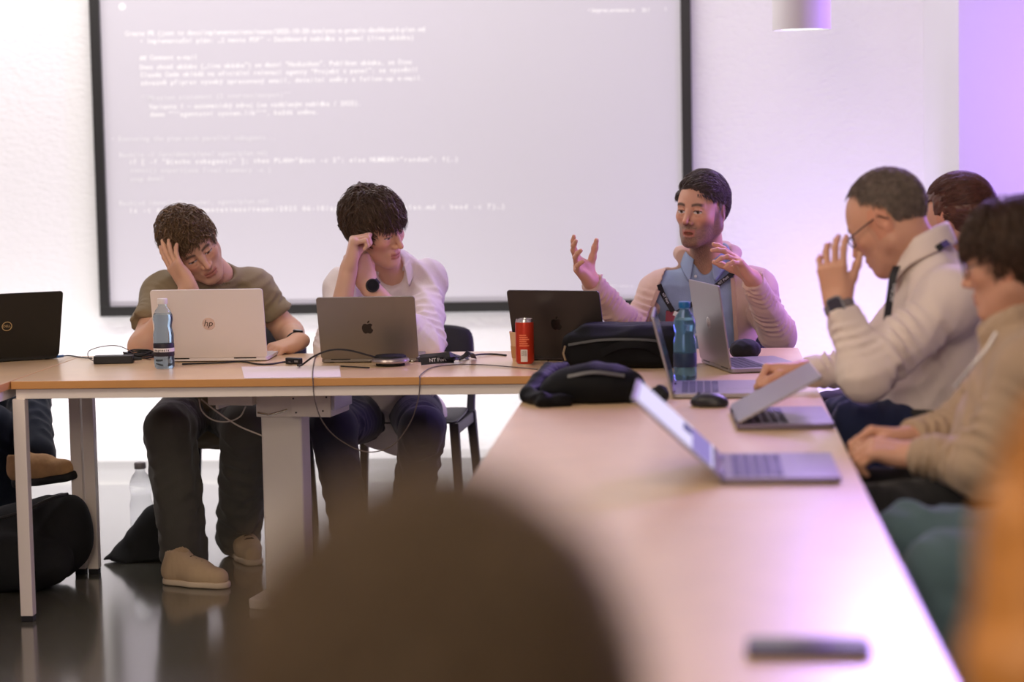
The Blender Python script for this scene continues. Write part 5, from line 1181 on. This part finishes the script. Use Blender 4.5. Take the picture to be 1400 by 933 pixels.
def wrap(mb, a0, a1, z0, z1, rr, n=8):
    vs = []; 
    for k in range(n+1):
        a = a0+(a1-a0)*k/n
        for q in (rr, rr+.0004):
            for z in (z0, z1): vs.append((q*math.cos(a), q*math.sin(a), z))
    fs = []
    for k in range(n): b = 4*k; fs += [(b+2, b+6, b+7, b+3), (b, b+1, b+5, b+4), (b+1, b+3, b+7, b+5), (b, b+4, b+6, b+2)]
    fs += [(0, 2, 3, 1), (4*n, 4*n+1, 4*n+3, 4*n+2)]; mb.add(vs, fs)
m_ = MB(); wrap(m_, R_(-112), R_(-70), .012, .050, r+.0003); cl = m_.build('can_label', mat('can_label_white', srgb(222, 214, 204), .5), t)
m_ = MB()
for i in range(9): wrap(m_, R_(-106+i*3.6), R_(-106+i*3.6+(1.2 if i % 3 else 2.2)), .030, .047, r+.0008, 1)
m_.build('bar_code', mat('bar_grey', srgb(150, 140, 134), .6), cl)
m_ = MB()
for i in range(6): wrap(m_, R_(-120), R_(-58-(i % 3)*9), .060+i*.0065, .0635+i*.0065, r+.0003)
m_.build('can_print', mat('can_print_orange', srgb(236, 128, 84), .45), t)
p = PZ(712, 493.5, TZ); t = thing('paper_cup', 'tan paper cup half hidden behind the red can', 'cup', tuple(p))
MB().lathe([(.026, 0), (.026, .001), (.0345, .090), (.0355, .092), (.0345, .094), (.033, .092), (.025, .004), (.001, .004)], n=36, cap=False).build('cup_wall', mat('kraft_paper', srgb(214, 178, 138), .8), t, smooth=True)
MB().lathe([(.0275, .010), (.0283, .010), (.0318, .048), (.0311, .048)], n=36, cap=False).build('cup_sleeve', mat('kraft_dark', srgb(184, 136, 88), .8), t, smooth=True)

# ------------------------------------------------------------------ small things on the tables
p = PZ(534, 500, TZ); t = thing('conference_speaker', 'round silver and black conference speaker puck at table front', 'speaker', tuple(p))
MB().lathe([(.044, 0), (.046, .004), (.044, .009)], n=48).build('rubber_base', M_BLACKR, t, smooth=True)
MB().lathe([(.046, .008), (.058, .011), (.0605, .016), (.058, .022), (.050, .026)], n=48).build('metal_ring', mat('brushed_ring', srgb(168, 158, 156), .30, metal=.7), t, smooth=True)
MB().lathe([(.050, .0255), (.049, .031), (.044, .034), (.001, .035)], n=48, cap=False).build('speaker_top', mat('speaker_mesh', (.012, .012, .012), .8, bump=.6, bscale=900), t, smooth=True)
p = PZ(402, 498, TZ); t = thing('usb_adapter', 'small black cable adapter in front of the pale laptop', 'adapter', tuple(p), R_(-28))
b = MB(); b.prism(rrect(.058, .022, .006), 0, .020); b.build('adapter_body', M_BLACKP, t, bevel=.003)
MB().box((.010, -.0115, .007), (.024, -.0109, .013)).build('port', mat('port_grey', (.35, .35, .36), .4, metal=.6), t)
p = PZ(156, 497, TZ); t = thing('power_brick', 'black laptop power brick lying by the black laptop', 'power adapter', tuple(p), R_(6))
b = MB(); b.prism(rrect(.128, .046, .008), 0.0, .026); b.build('brick_body', M_BLACKP, t, bevel=.003)
MB().lathe([(.006, 0), (.004, .026)], n=12, M=Matrix.Translation((.064, 0, .013)) @ Matrix.Rotation(math.pi/2, 4, 'Y')).build('strain_relief', M_BLACKR, t)
def cable(name, label, pts, r, m, n=5, cat='cable'):
    P = smooth_path(pts, n); o = MB().tube(P, r, 8).build(name, m, None, smooth=True); return tag(o, label, cat, 'cables')
zt = TZ+.003
T = lambda x, y, z=zt: PZ(x, y, z)
M_CBL = mat('black_cable', (.012, .012, .014), .5); M_CBLG = mat('grey_cable', srgb(96, 84, 80), .5); M_CBLW = mat('pale_cable', srgb(190, 180, 172), .5)
c = cable('cable', 'black cable from the power brick to the black laptop', [T(126, 490), T(112, 489), T(100, 487), T(92, 486.5, TZ+.006), T(86, 487, TZ+.010)], .0022, M_CBL)
p0, p1 = T(86, 487, TZ+.010), T(79, 488, TZ+.011); cn = MB().tube([p0, p0*.4+p1*.6, p1], [.0042, .0048, .0040], 10).build('blue_plug', mat('blue_connector', srgb(40, 90, 150), .3), c, smooth=True)  # connector in its own blue
cable('cable', 'thin looping wire above the black power brick', [T(128, 494), PY(121, 489, 7.08), PY(122, 480, 7.08), PY(140, 474, 7.10), PY(160, 473, 7.12), PY(176, 479, 7.12), T(190, 488), T(206, 492)], .0014, M_CBLG)
rs = random.Random(5); pts = []
c0 = T(190, 490)
for i in range(26):
    a = i*1.25; pts.append(c0+np.array([.055*math.cos(a)*(.7+.3*rs.random()), .035*math.sin(a)*(.7+.3*rs.random()), .004+.022*rs.random()]))
cable('cable', 'tangled black cable bundle beside the water bottle', pts, .0028, M_CBL, 4)
cable('cable', 'black cable running along table front before the pale laptop', [T(249, 498), T(275, 497), T(305, 496), T(330, 494.5), T(352, 498), T(370, 498), T(390, 495), T(398, 496, TZ+.012)], .0028, M_CBL)
cable('cable', 'black cable arching from the adapter to the speaker puck', [T(407, 500, TZ+.012), T(413, 499), PY(430, 487, 6.97), PY(452, 479, 6.95), PY(475, 479, 6.94), PY(500, 485, 6.94), PY(517, 490, 6.955)], .0030, M_CBL)
yc = YF-.012
cable('cable', 'thin cable hanging in a long loop under the table edge', [T(437, 484), T(431, 489), T(428, 503), T(427.5, 515), PY(428, 522, yc), PY(430, 545, yc), PY(440, 575, yc+.02), PY(462, 600, yc+.05), PY(500, 618, yc+.08), PY(535, 610, yc+.06), PY(560, 580, yc+.02), PY(572, 545, yc), PY(574, 520, yc), T(575, 513), T(590, 503), T(620, 499), T(660, 499), T(700, 502), T(735, 505)], .0018, M_CBLG)
cable('cable', 'violet-black cable running from the lanyard to the paper cup', [T(628, 492), T(640, 488, TZ+.006), T(655, 485, TZ+.006), T(675, 484.5), T(692, 486)], .0030, M_CBL)
cable('cable', 'short thin cable between paper sheet and speaker puck', [T(466, 501), T(485, 502), T(505, 503)], .0022, M_CBL)
p = [T(330, 501), T(464, 500), T(466, 515), T(334, 517)]; b = MB(); b.add([q+np.array([0, 0, -.0022]) for q in p]+[q+np.array([0, 0, -.0012]) for q in p], [(0, 3, 2, 1), (4, 5, 6, 7), (0, 1, 5, 4), (1, 2, 6, 5), (2, 3, 7, 6), (3, 0, 4, 7)])
tag(b.build('paper_sheet', mat('white_paper', srgb(232, 222, 214), .8)), 'white paper sheet lying at the table front edge', 'paper')
# lanyard lying in a heap
t = thing('lanyard', 'black printed lanyard heaped on the table beside the white-shirted man', 'lanyard', tuple(T(603, 488, TZ)))
for pts, w_ in (([T(568, 491), T(580, 487, TZ+.018), T(600, 486, TZ+.030), T(618, 485, TZ+.034), T(634, 489, TZ+.010), T(640, 490)], .020), ([T(572, 494), T(592, 493, TZ+.004), T(615, 492, TZ+.006), T(632, 488, TZ+.024), T(643, 482, TZ+.038), T(648, 490, TZ+.004)], .018), ([T(590, 493), T(600, 490, TZ+.012), T(612, 488, TZ+.026), T(626, 490, TZ+.020), T(616, 494)], .018)):
    P = smooth_path(pts, 5); strip('ribbon', P, [np.array([.1, -.85, .5]) if i % 2 == 0 else np.array([.1, -.85, .5]) for i in range(len(P))], w_, .0016, M_LANY, t, smooth=True)
f0, f1 = T(577, 493, TZ+.013), T(622, 490, TZ+.015); f0 = f0+np.array([0, -.035, 0]); f1 = f1+np.array([0, -.035, 0]); nf = vnorm((.03, -1, .30)); rb = strip('ribbon', [f0, (f0+f1)/2+np.array([0, -.004, .002]), f1], nf, .024, .0016, M_LANY, t)
xa = vnorm(f1-f0); nf = vnorm(nf-xa*(nf@xa)); text_mesh('ribbon_print', 'NT Port', .016, mat4(np.stack([xa, np.cross(nf, xa), nf], 1), (f0+f1)/2+nf*.0062), M_LTXT, rb)
mb = MB(); mb.tube(smooth_path([T(566, 492), T(560, 491), T(563, 494), T(570, 493)], 4), .0018, 6); mb.build('hook', M_STEEL, t, smooth=True, world=True)
# mouse
p = PZ(970, 556, TZ); t = thing('computer_mouse', 'black computer mouse beside the half closed laptop', 'mouse', tuple(p), R_(-20))
s = Sdf(); s.ell((0, 0, .010), (.052, .031, .026), k=.001); s.plane_cut((0, 0, 0.001), (0, 0, -1)); V, F = s.mesh(.003); np_mesh('mouse_shell', V, F, mat('mouse_black', (.014, .014, .016), .4), t, world=False)
MB().lathe([(.006, -.003), (.006, .003)], n=16, M=Matrix.Translation((-.028, 0, .030)) @ Matrix.Rotation(math.pi/2, 4, 'X')).build('scroll_wheel', M_BLACKR, t)
# phone
p = PZ(1105, 893, TZ); t = thing('mobile_phone', 'dark mobile phone lying on the nearest table', 'phone', tuple(p), R_(-2))
b = MB(); b.prism(rrect(.166, .080, .012), 0, .0135); b.build('phone_case', mat('violet_case', srgb(58, 46, 84), .5), t, bevel=.002)
b = MB(); b.prism(rrect(.158, .072, .009), .0134, .0142); b.build('phone_glass', mat('phone_glass', (.02, .02, .03), .10), t)
# pouches
def soft(name, label, cat, ops, vox, m, amp, sc, seed, loc=(0, 0, 0), extra=None):
    s = Sdf(); ops(s); V, F = s.mesh(vox, fold_noise(amp, sc, seed)); t = thing(name, label, cat, tuple(loc)); np_mesh('shell', V, F, m, t); return t, V
p = PZ(1019, 489, TZ); tag(soft('pouch', 'dark rounded pouch behind the tall grey laptop', 'pouch', lambda s: (s.ell(p+np.array([0, 0, .025]), (.05, .05, .035), k=.01), s.plane_cut(p+np.array([0, 0, .001]), (0, 0, -1))), .005, M_BLACKF, .002, .05, 3, p)[0])
p = PZ(902, 551, TZ); tag(soft('pouch', 'small black pouch at foot of the edge-on laptop', 'pouch', lambda s: (s.ell(p+np.array([0, 0, .022]), (.026, .026, .026), k=.01), s.plane_cut(p+np.array([0, 0, .001]), (0, 0, -1))), .004, M_BLACKF, .002, .05, 4, p)[0])
# bags on the table
def band(parent, pts, w, th, m, n=(0, -.3, 1), name='strap'): return strip(name, smooth_path(pts, 5), n, w, th, m, parent)
M_BAGN = mat('black_nylon', (.0035, .0037, .0045), .6, spec=.16, bump=.5, bscale=500, noise=.2, nscale=14)
c = (PZ(776, 503, TZ)+PZ(925, 505, TZ))/2; L_ = .36
def ops(s):
    Rb = rotz(R_(-4)); s.box(c+np.array([.01, .08, .055]), (.185, .105, .055), Rb, .03, k=.01); s.box(c+np.array([.02, .085, .100]), (.15, .08, .030), Rb, .022, k=.03); s.plane_cut(c+np.array([0, 0, .001]), (0, 0, -1))
t, V = soft('laptop_bag', 'large black padded bag lying behind the small shoulder bag', 'bag', ops, .006, M_BAGN, .003, .12, 6, c)
band(t, [c+np.array([-.16, -.015, .075]), c+np.array([-.05, -.028, .090]), c+np.array([.08, -.030, .088]), c+np.array([.18, -.02, .070])], .008, .004, mat('zip_tape', (.03, .03, .033), .4), (0, -1, .4), 'zip')
band(t, [c+np.array([-.06, -.034, .050]), c+np.array([.0, -.05, .075]), c+np.array([.07, -.05, .075]), c+np.array([.12, -.034, .050])], .022, .006, M_BAGN, (0, -1, .2), 'handle')
q = PY(773, 483, c[1]-.02); MB().tube([q+np.array([.0, 0, .022]), q+np.array([-.006, -.004, 0]), q+np.array([.0, 0, -.022])], .0035, 8).build('zip_pull', mat('brass_pull', srgb(150, 138, 110), .35, metal=.6), t, smooth=True, world=True)
c = (PZ(752, 551, TZ)+PZ(876, 551, TZ))/2
def ops(s):
    s.ell(c+np.array([0, .03, .045]), (.125, .075, .062), k=.02); s.box(c+np.array([.02, .03, .030]), (.105, .062, .034), rotz(R_(3)), .025, k=.03); s.ell(c+np.array([-.10, .02, .03]), (.05, .05, .034), k=.03); s.plane_cut(c+np.array([0, 0, .001]), (0, 0, -1))
t, V = soft('shoulder_bag', 'small black shoulder bag at front corner of the corner table', 'bag', ops, .005, M_BAGN, .0035, .09, 7, c)
band(t, [c+np.array([-.07, -.028, .073]), c+np.array([.0, -.040, .085]), c+np.array([.08, -.03, .074])], .010, .004, mat('zip_grey', (.09, .09, .095), .4), (0, -.8, .6), 'zip')
pl_ = lambda x, y, z: PZ(x, y, z)
s = Sdf(); s.chain([pl_(770, 505, TZ+.03), pl_(752, 508, TZ+.05), pl_(738, 522, TZ+.045), pl_(722, 541, TZ+.018), pl_(745, 549, TZ+.015), pl_(775, 548, TZ+.015)], [.022, .024, .026, .024, .022, .02], k=.01)
V, F = s.mesh(.005, fold_noise(.004, .07, 9)); np_mesh('strap_bundle', V, F, M_BAGN, t)

# ------------------------------------------------------------------ bags on the floor
def ops(s):
    a = PY(-40, 760, 7.25); b = PY(98, 690, 7.25); d = b-a
    s.cone(PY(-60, 765, 7.25), PY(70, 735, 7.25), .14, .14, k=.05); s.cone(PY(70, 735, 7.25), PY(95, 700, 7.25), .10, .05, k=.06); s.ell(PY(20, 770, 7.10), (.20, .10, .10), k=.04); s.plane_cut((0, 0, .003), (0, 0, -1))
t, V = soft('backpack', 'black backpack lying on floor under the left table end', 'backpack', ops, .008, M_BLACKF, .006, .16, 11, PZ(30, 800, 0.0))
mb = MB(); mb.tube(smooth_path([PY(-20, 715, 7.10), PY(30, 700, 7.09), PY(70, 682, 7.12), PY(92, 676, 7.2)], 5), .006, 8); mb.build('zip', mat('zip_black', (.03, .03, .03), .4), t, smooth=True, world=True)
def ops(s):
    s.cone(PY(150, 782, 7.60), PY(212, 712, 7.66), .035, .050, k=.05); s.cone(PY(205, 765, 7.68), PY(222, 712, 7.70), .110, .055, k=.05); s.cone(PY(160, 780, 7.60), PY(215, 775, 7.70), .06, .09, k=.04); s.plane_cut((0, 0, .003), (0, 0, -1))
t, V = soft('rucksack', 'black rucksack slumped on floor beside the charcoal trouser leg', 'backpack', ops, .008, M_BLACKF, .006, .14, 12, PZ(190, 785, 0.0))
band(t, [PY(185, 732, 7.63), PY(195, 716, 7.65), PY(212, 700, 7.69), PY(224, 700, 7.72)], .02, .006, M_BAGN, (-.5, -.6, .4), 'handle')

# ------------------------------------------------------------------ lifting column under the table
p = PY(392, 640, 6.98); t = thing('lifting_column', 'grey motorised lifting column with control box under the table', 'lifting column', (p[0], 6.98, 0), R_(-9))
MB().prism(rrect(.135, .085, .008), .03, .590).build('outer_column', M_GREYSTEEL, t, bevel=.002)
MB().prism(rrect(.15, .42, .02, 5, 0, .02), 0.0, .03).build('foot_plate', M_GREYSTEEL, t, bevel=.004)
b = MB(); b.box((-.075, -.060, .586), (.055, .05, .662)); b.build('top_bracket', M_WSTEEL, t, bevel=.002)
b = MB(); b.box((-.225, -.09, .625), (-.075, .07, .684)); b.box((-.205, -.075, .610), (-.195, .05, .626)); b.build('cable_tray', M_WSTEEL, t, bevel=.003)
b = MB(); b.prism([(.055, -.10), (.185, -.10), (.185, .09), (.055, .09)], .592, .684); cb = b.build('control_box', M_WSTEEL, t, bevel=.004)
b = MB(); b.box((.185, -.095, .612), (.196, .085, .684)); b.build('end_cap', mat('pale_plastic', srgb(196, 190, 206), .4), cb, bevel=.003)
for x, z in ((.064, .650), (.172, .655), (.160, .612), (.072, .606)):
    MB().lathe([(.0028, 0), (.0028, .002)], n=10, M=Matrix.Translation((x, -.100, z)) @ Matrix.Rotation(math.pi/2, 4, 'X')).build('screw', M_BLACKP, cb)
b = MB(); b.tube([(-.068, -.064, .600), (-.03, -.066, .594), (.03, -.064, .610)], .0035, 8); b.build('clip_wire', M_STEEL, t, smooth=True)
cable('cable', 'pale cable drooping under table left of the column', [PY(272, 546, 6.95), PY(276, 562, 6.95), PY(290, 574, 6.95), PY(310, 577, 6.95), PY(328, 570, 6.95), PY(336, 556, 6.95)], .0024, M_CBLW)
cable('cable', 'pale cable slanting down to the lifting column', [PY(275, 546, 6.90), PY(295, 562, 6.90), PY(325, 582, 6.90), PY(358, 596, 6.90)], .0026, M_CBLW)

# ------------------------------------------------------------------ chairs
def make_chair(label, x, y, rz):
    t = thing('chair', label, 'chair', (x, y, 0), rz, 'black plastic chairs')      # the sitter faces -y
    n = 12; vs = []; fs = []; 
    def surf(name, fn, nu, nv, th):
        V = []
        for i in range(nu+1):
            for j in range(nv+1): V.append(fn(i/nu*2-1, j/nv))
        F = [(i*(nv+1)+j, (i+1)*(nv+1)+j, (i+1)*(nv+1)+j+1, i*(nv+1)+j+1) for i in range(nu) for j in range(nv)]
        o = np_mesh(name, np.array(V, np.float32), np.array(F, np.int32), M_BLACKP, t, world=False); s = o.modifiers.new('t', 'SOLIDIFY'); s.thickness = th; s.offset = 0
        b = o.modifiers.new('b', 'SUBSURF'); b.levels = 1; b.render_levels = 1; return o
    surf('seat', lambda u, v: (u*(.215-.02*v*v), -.21+.42*v, .455-.012*(1-u*u)*math.sin(v*3.1)-.02*max(0, .15-v)), 8, 8, .014)
    surf('backrest', lambda u, v: (u*(.205+.01*v-.02*v**6), .215+.055*v-.035*(1-u*u)+.01, .53+.235*v-.02*u**4*v), 8, 6, .012)
    for sx in (-1, 1):
        MB().taper((sx*.20, -.185, .45), (sx*.225, -.215, 0), (.034, .034), (.024, .024)).build('leg', M_BLACKP, t, bevel=.005)
        MB().taper((sx*.20, .195, .45), (sx*.225, .262, 0), (.036, .036), (.024, .024)).build('leg', M_BLACKP, t, bevel=.005)
        MB().taper((sx*.20, .195, .44), (sx*.200, .262, .60), (.030, .030), (.026, .020)).build('back_post', M_BLACKP, t, bevel=.005)
        MB().box((sx*.20-.013, -.185, .405), (sx*.20+.013, .195, .445)).build('side_rail', M_BLACKP, t, bevel=.005)
    return t
q = PY(338, 500, 8.02); make_chair('black chair of the man in olive T-shirt', q[0], 8.02, R_(8))
q = PY(556, 500, 8.02); make_chair('black chair of the young man in white shirt, its leg beside the bright floor', q[0], 8.02, R_(-3))
q = PY(972, 500, 8.06); make_chair('black chair behind the bearded talking man', q[0], 8.06, 0)
make_chair('black chair of the man with glasses in white shirt', 1.16, 5.86, R_(-90))
make_chair('black chair of the person in the beige zip jacket', .97, 5.02, R_(-90))
make_chair('black chair of the person with tied brown hair', 1.10, 6.72, R_(-90))
make_chair('black chair under the person in teal jeans', .90, 4.42, R_(-90))
q = PY(-120, 560, 8.06); make_chair('black chair at left edge under the person with the tan shoe', q[0], q[1], R_(32))
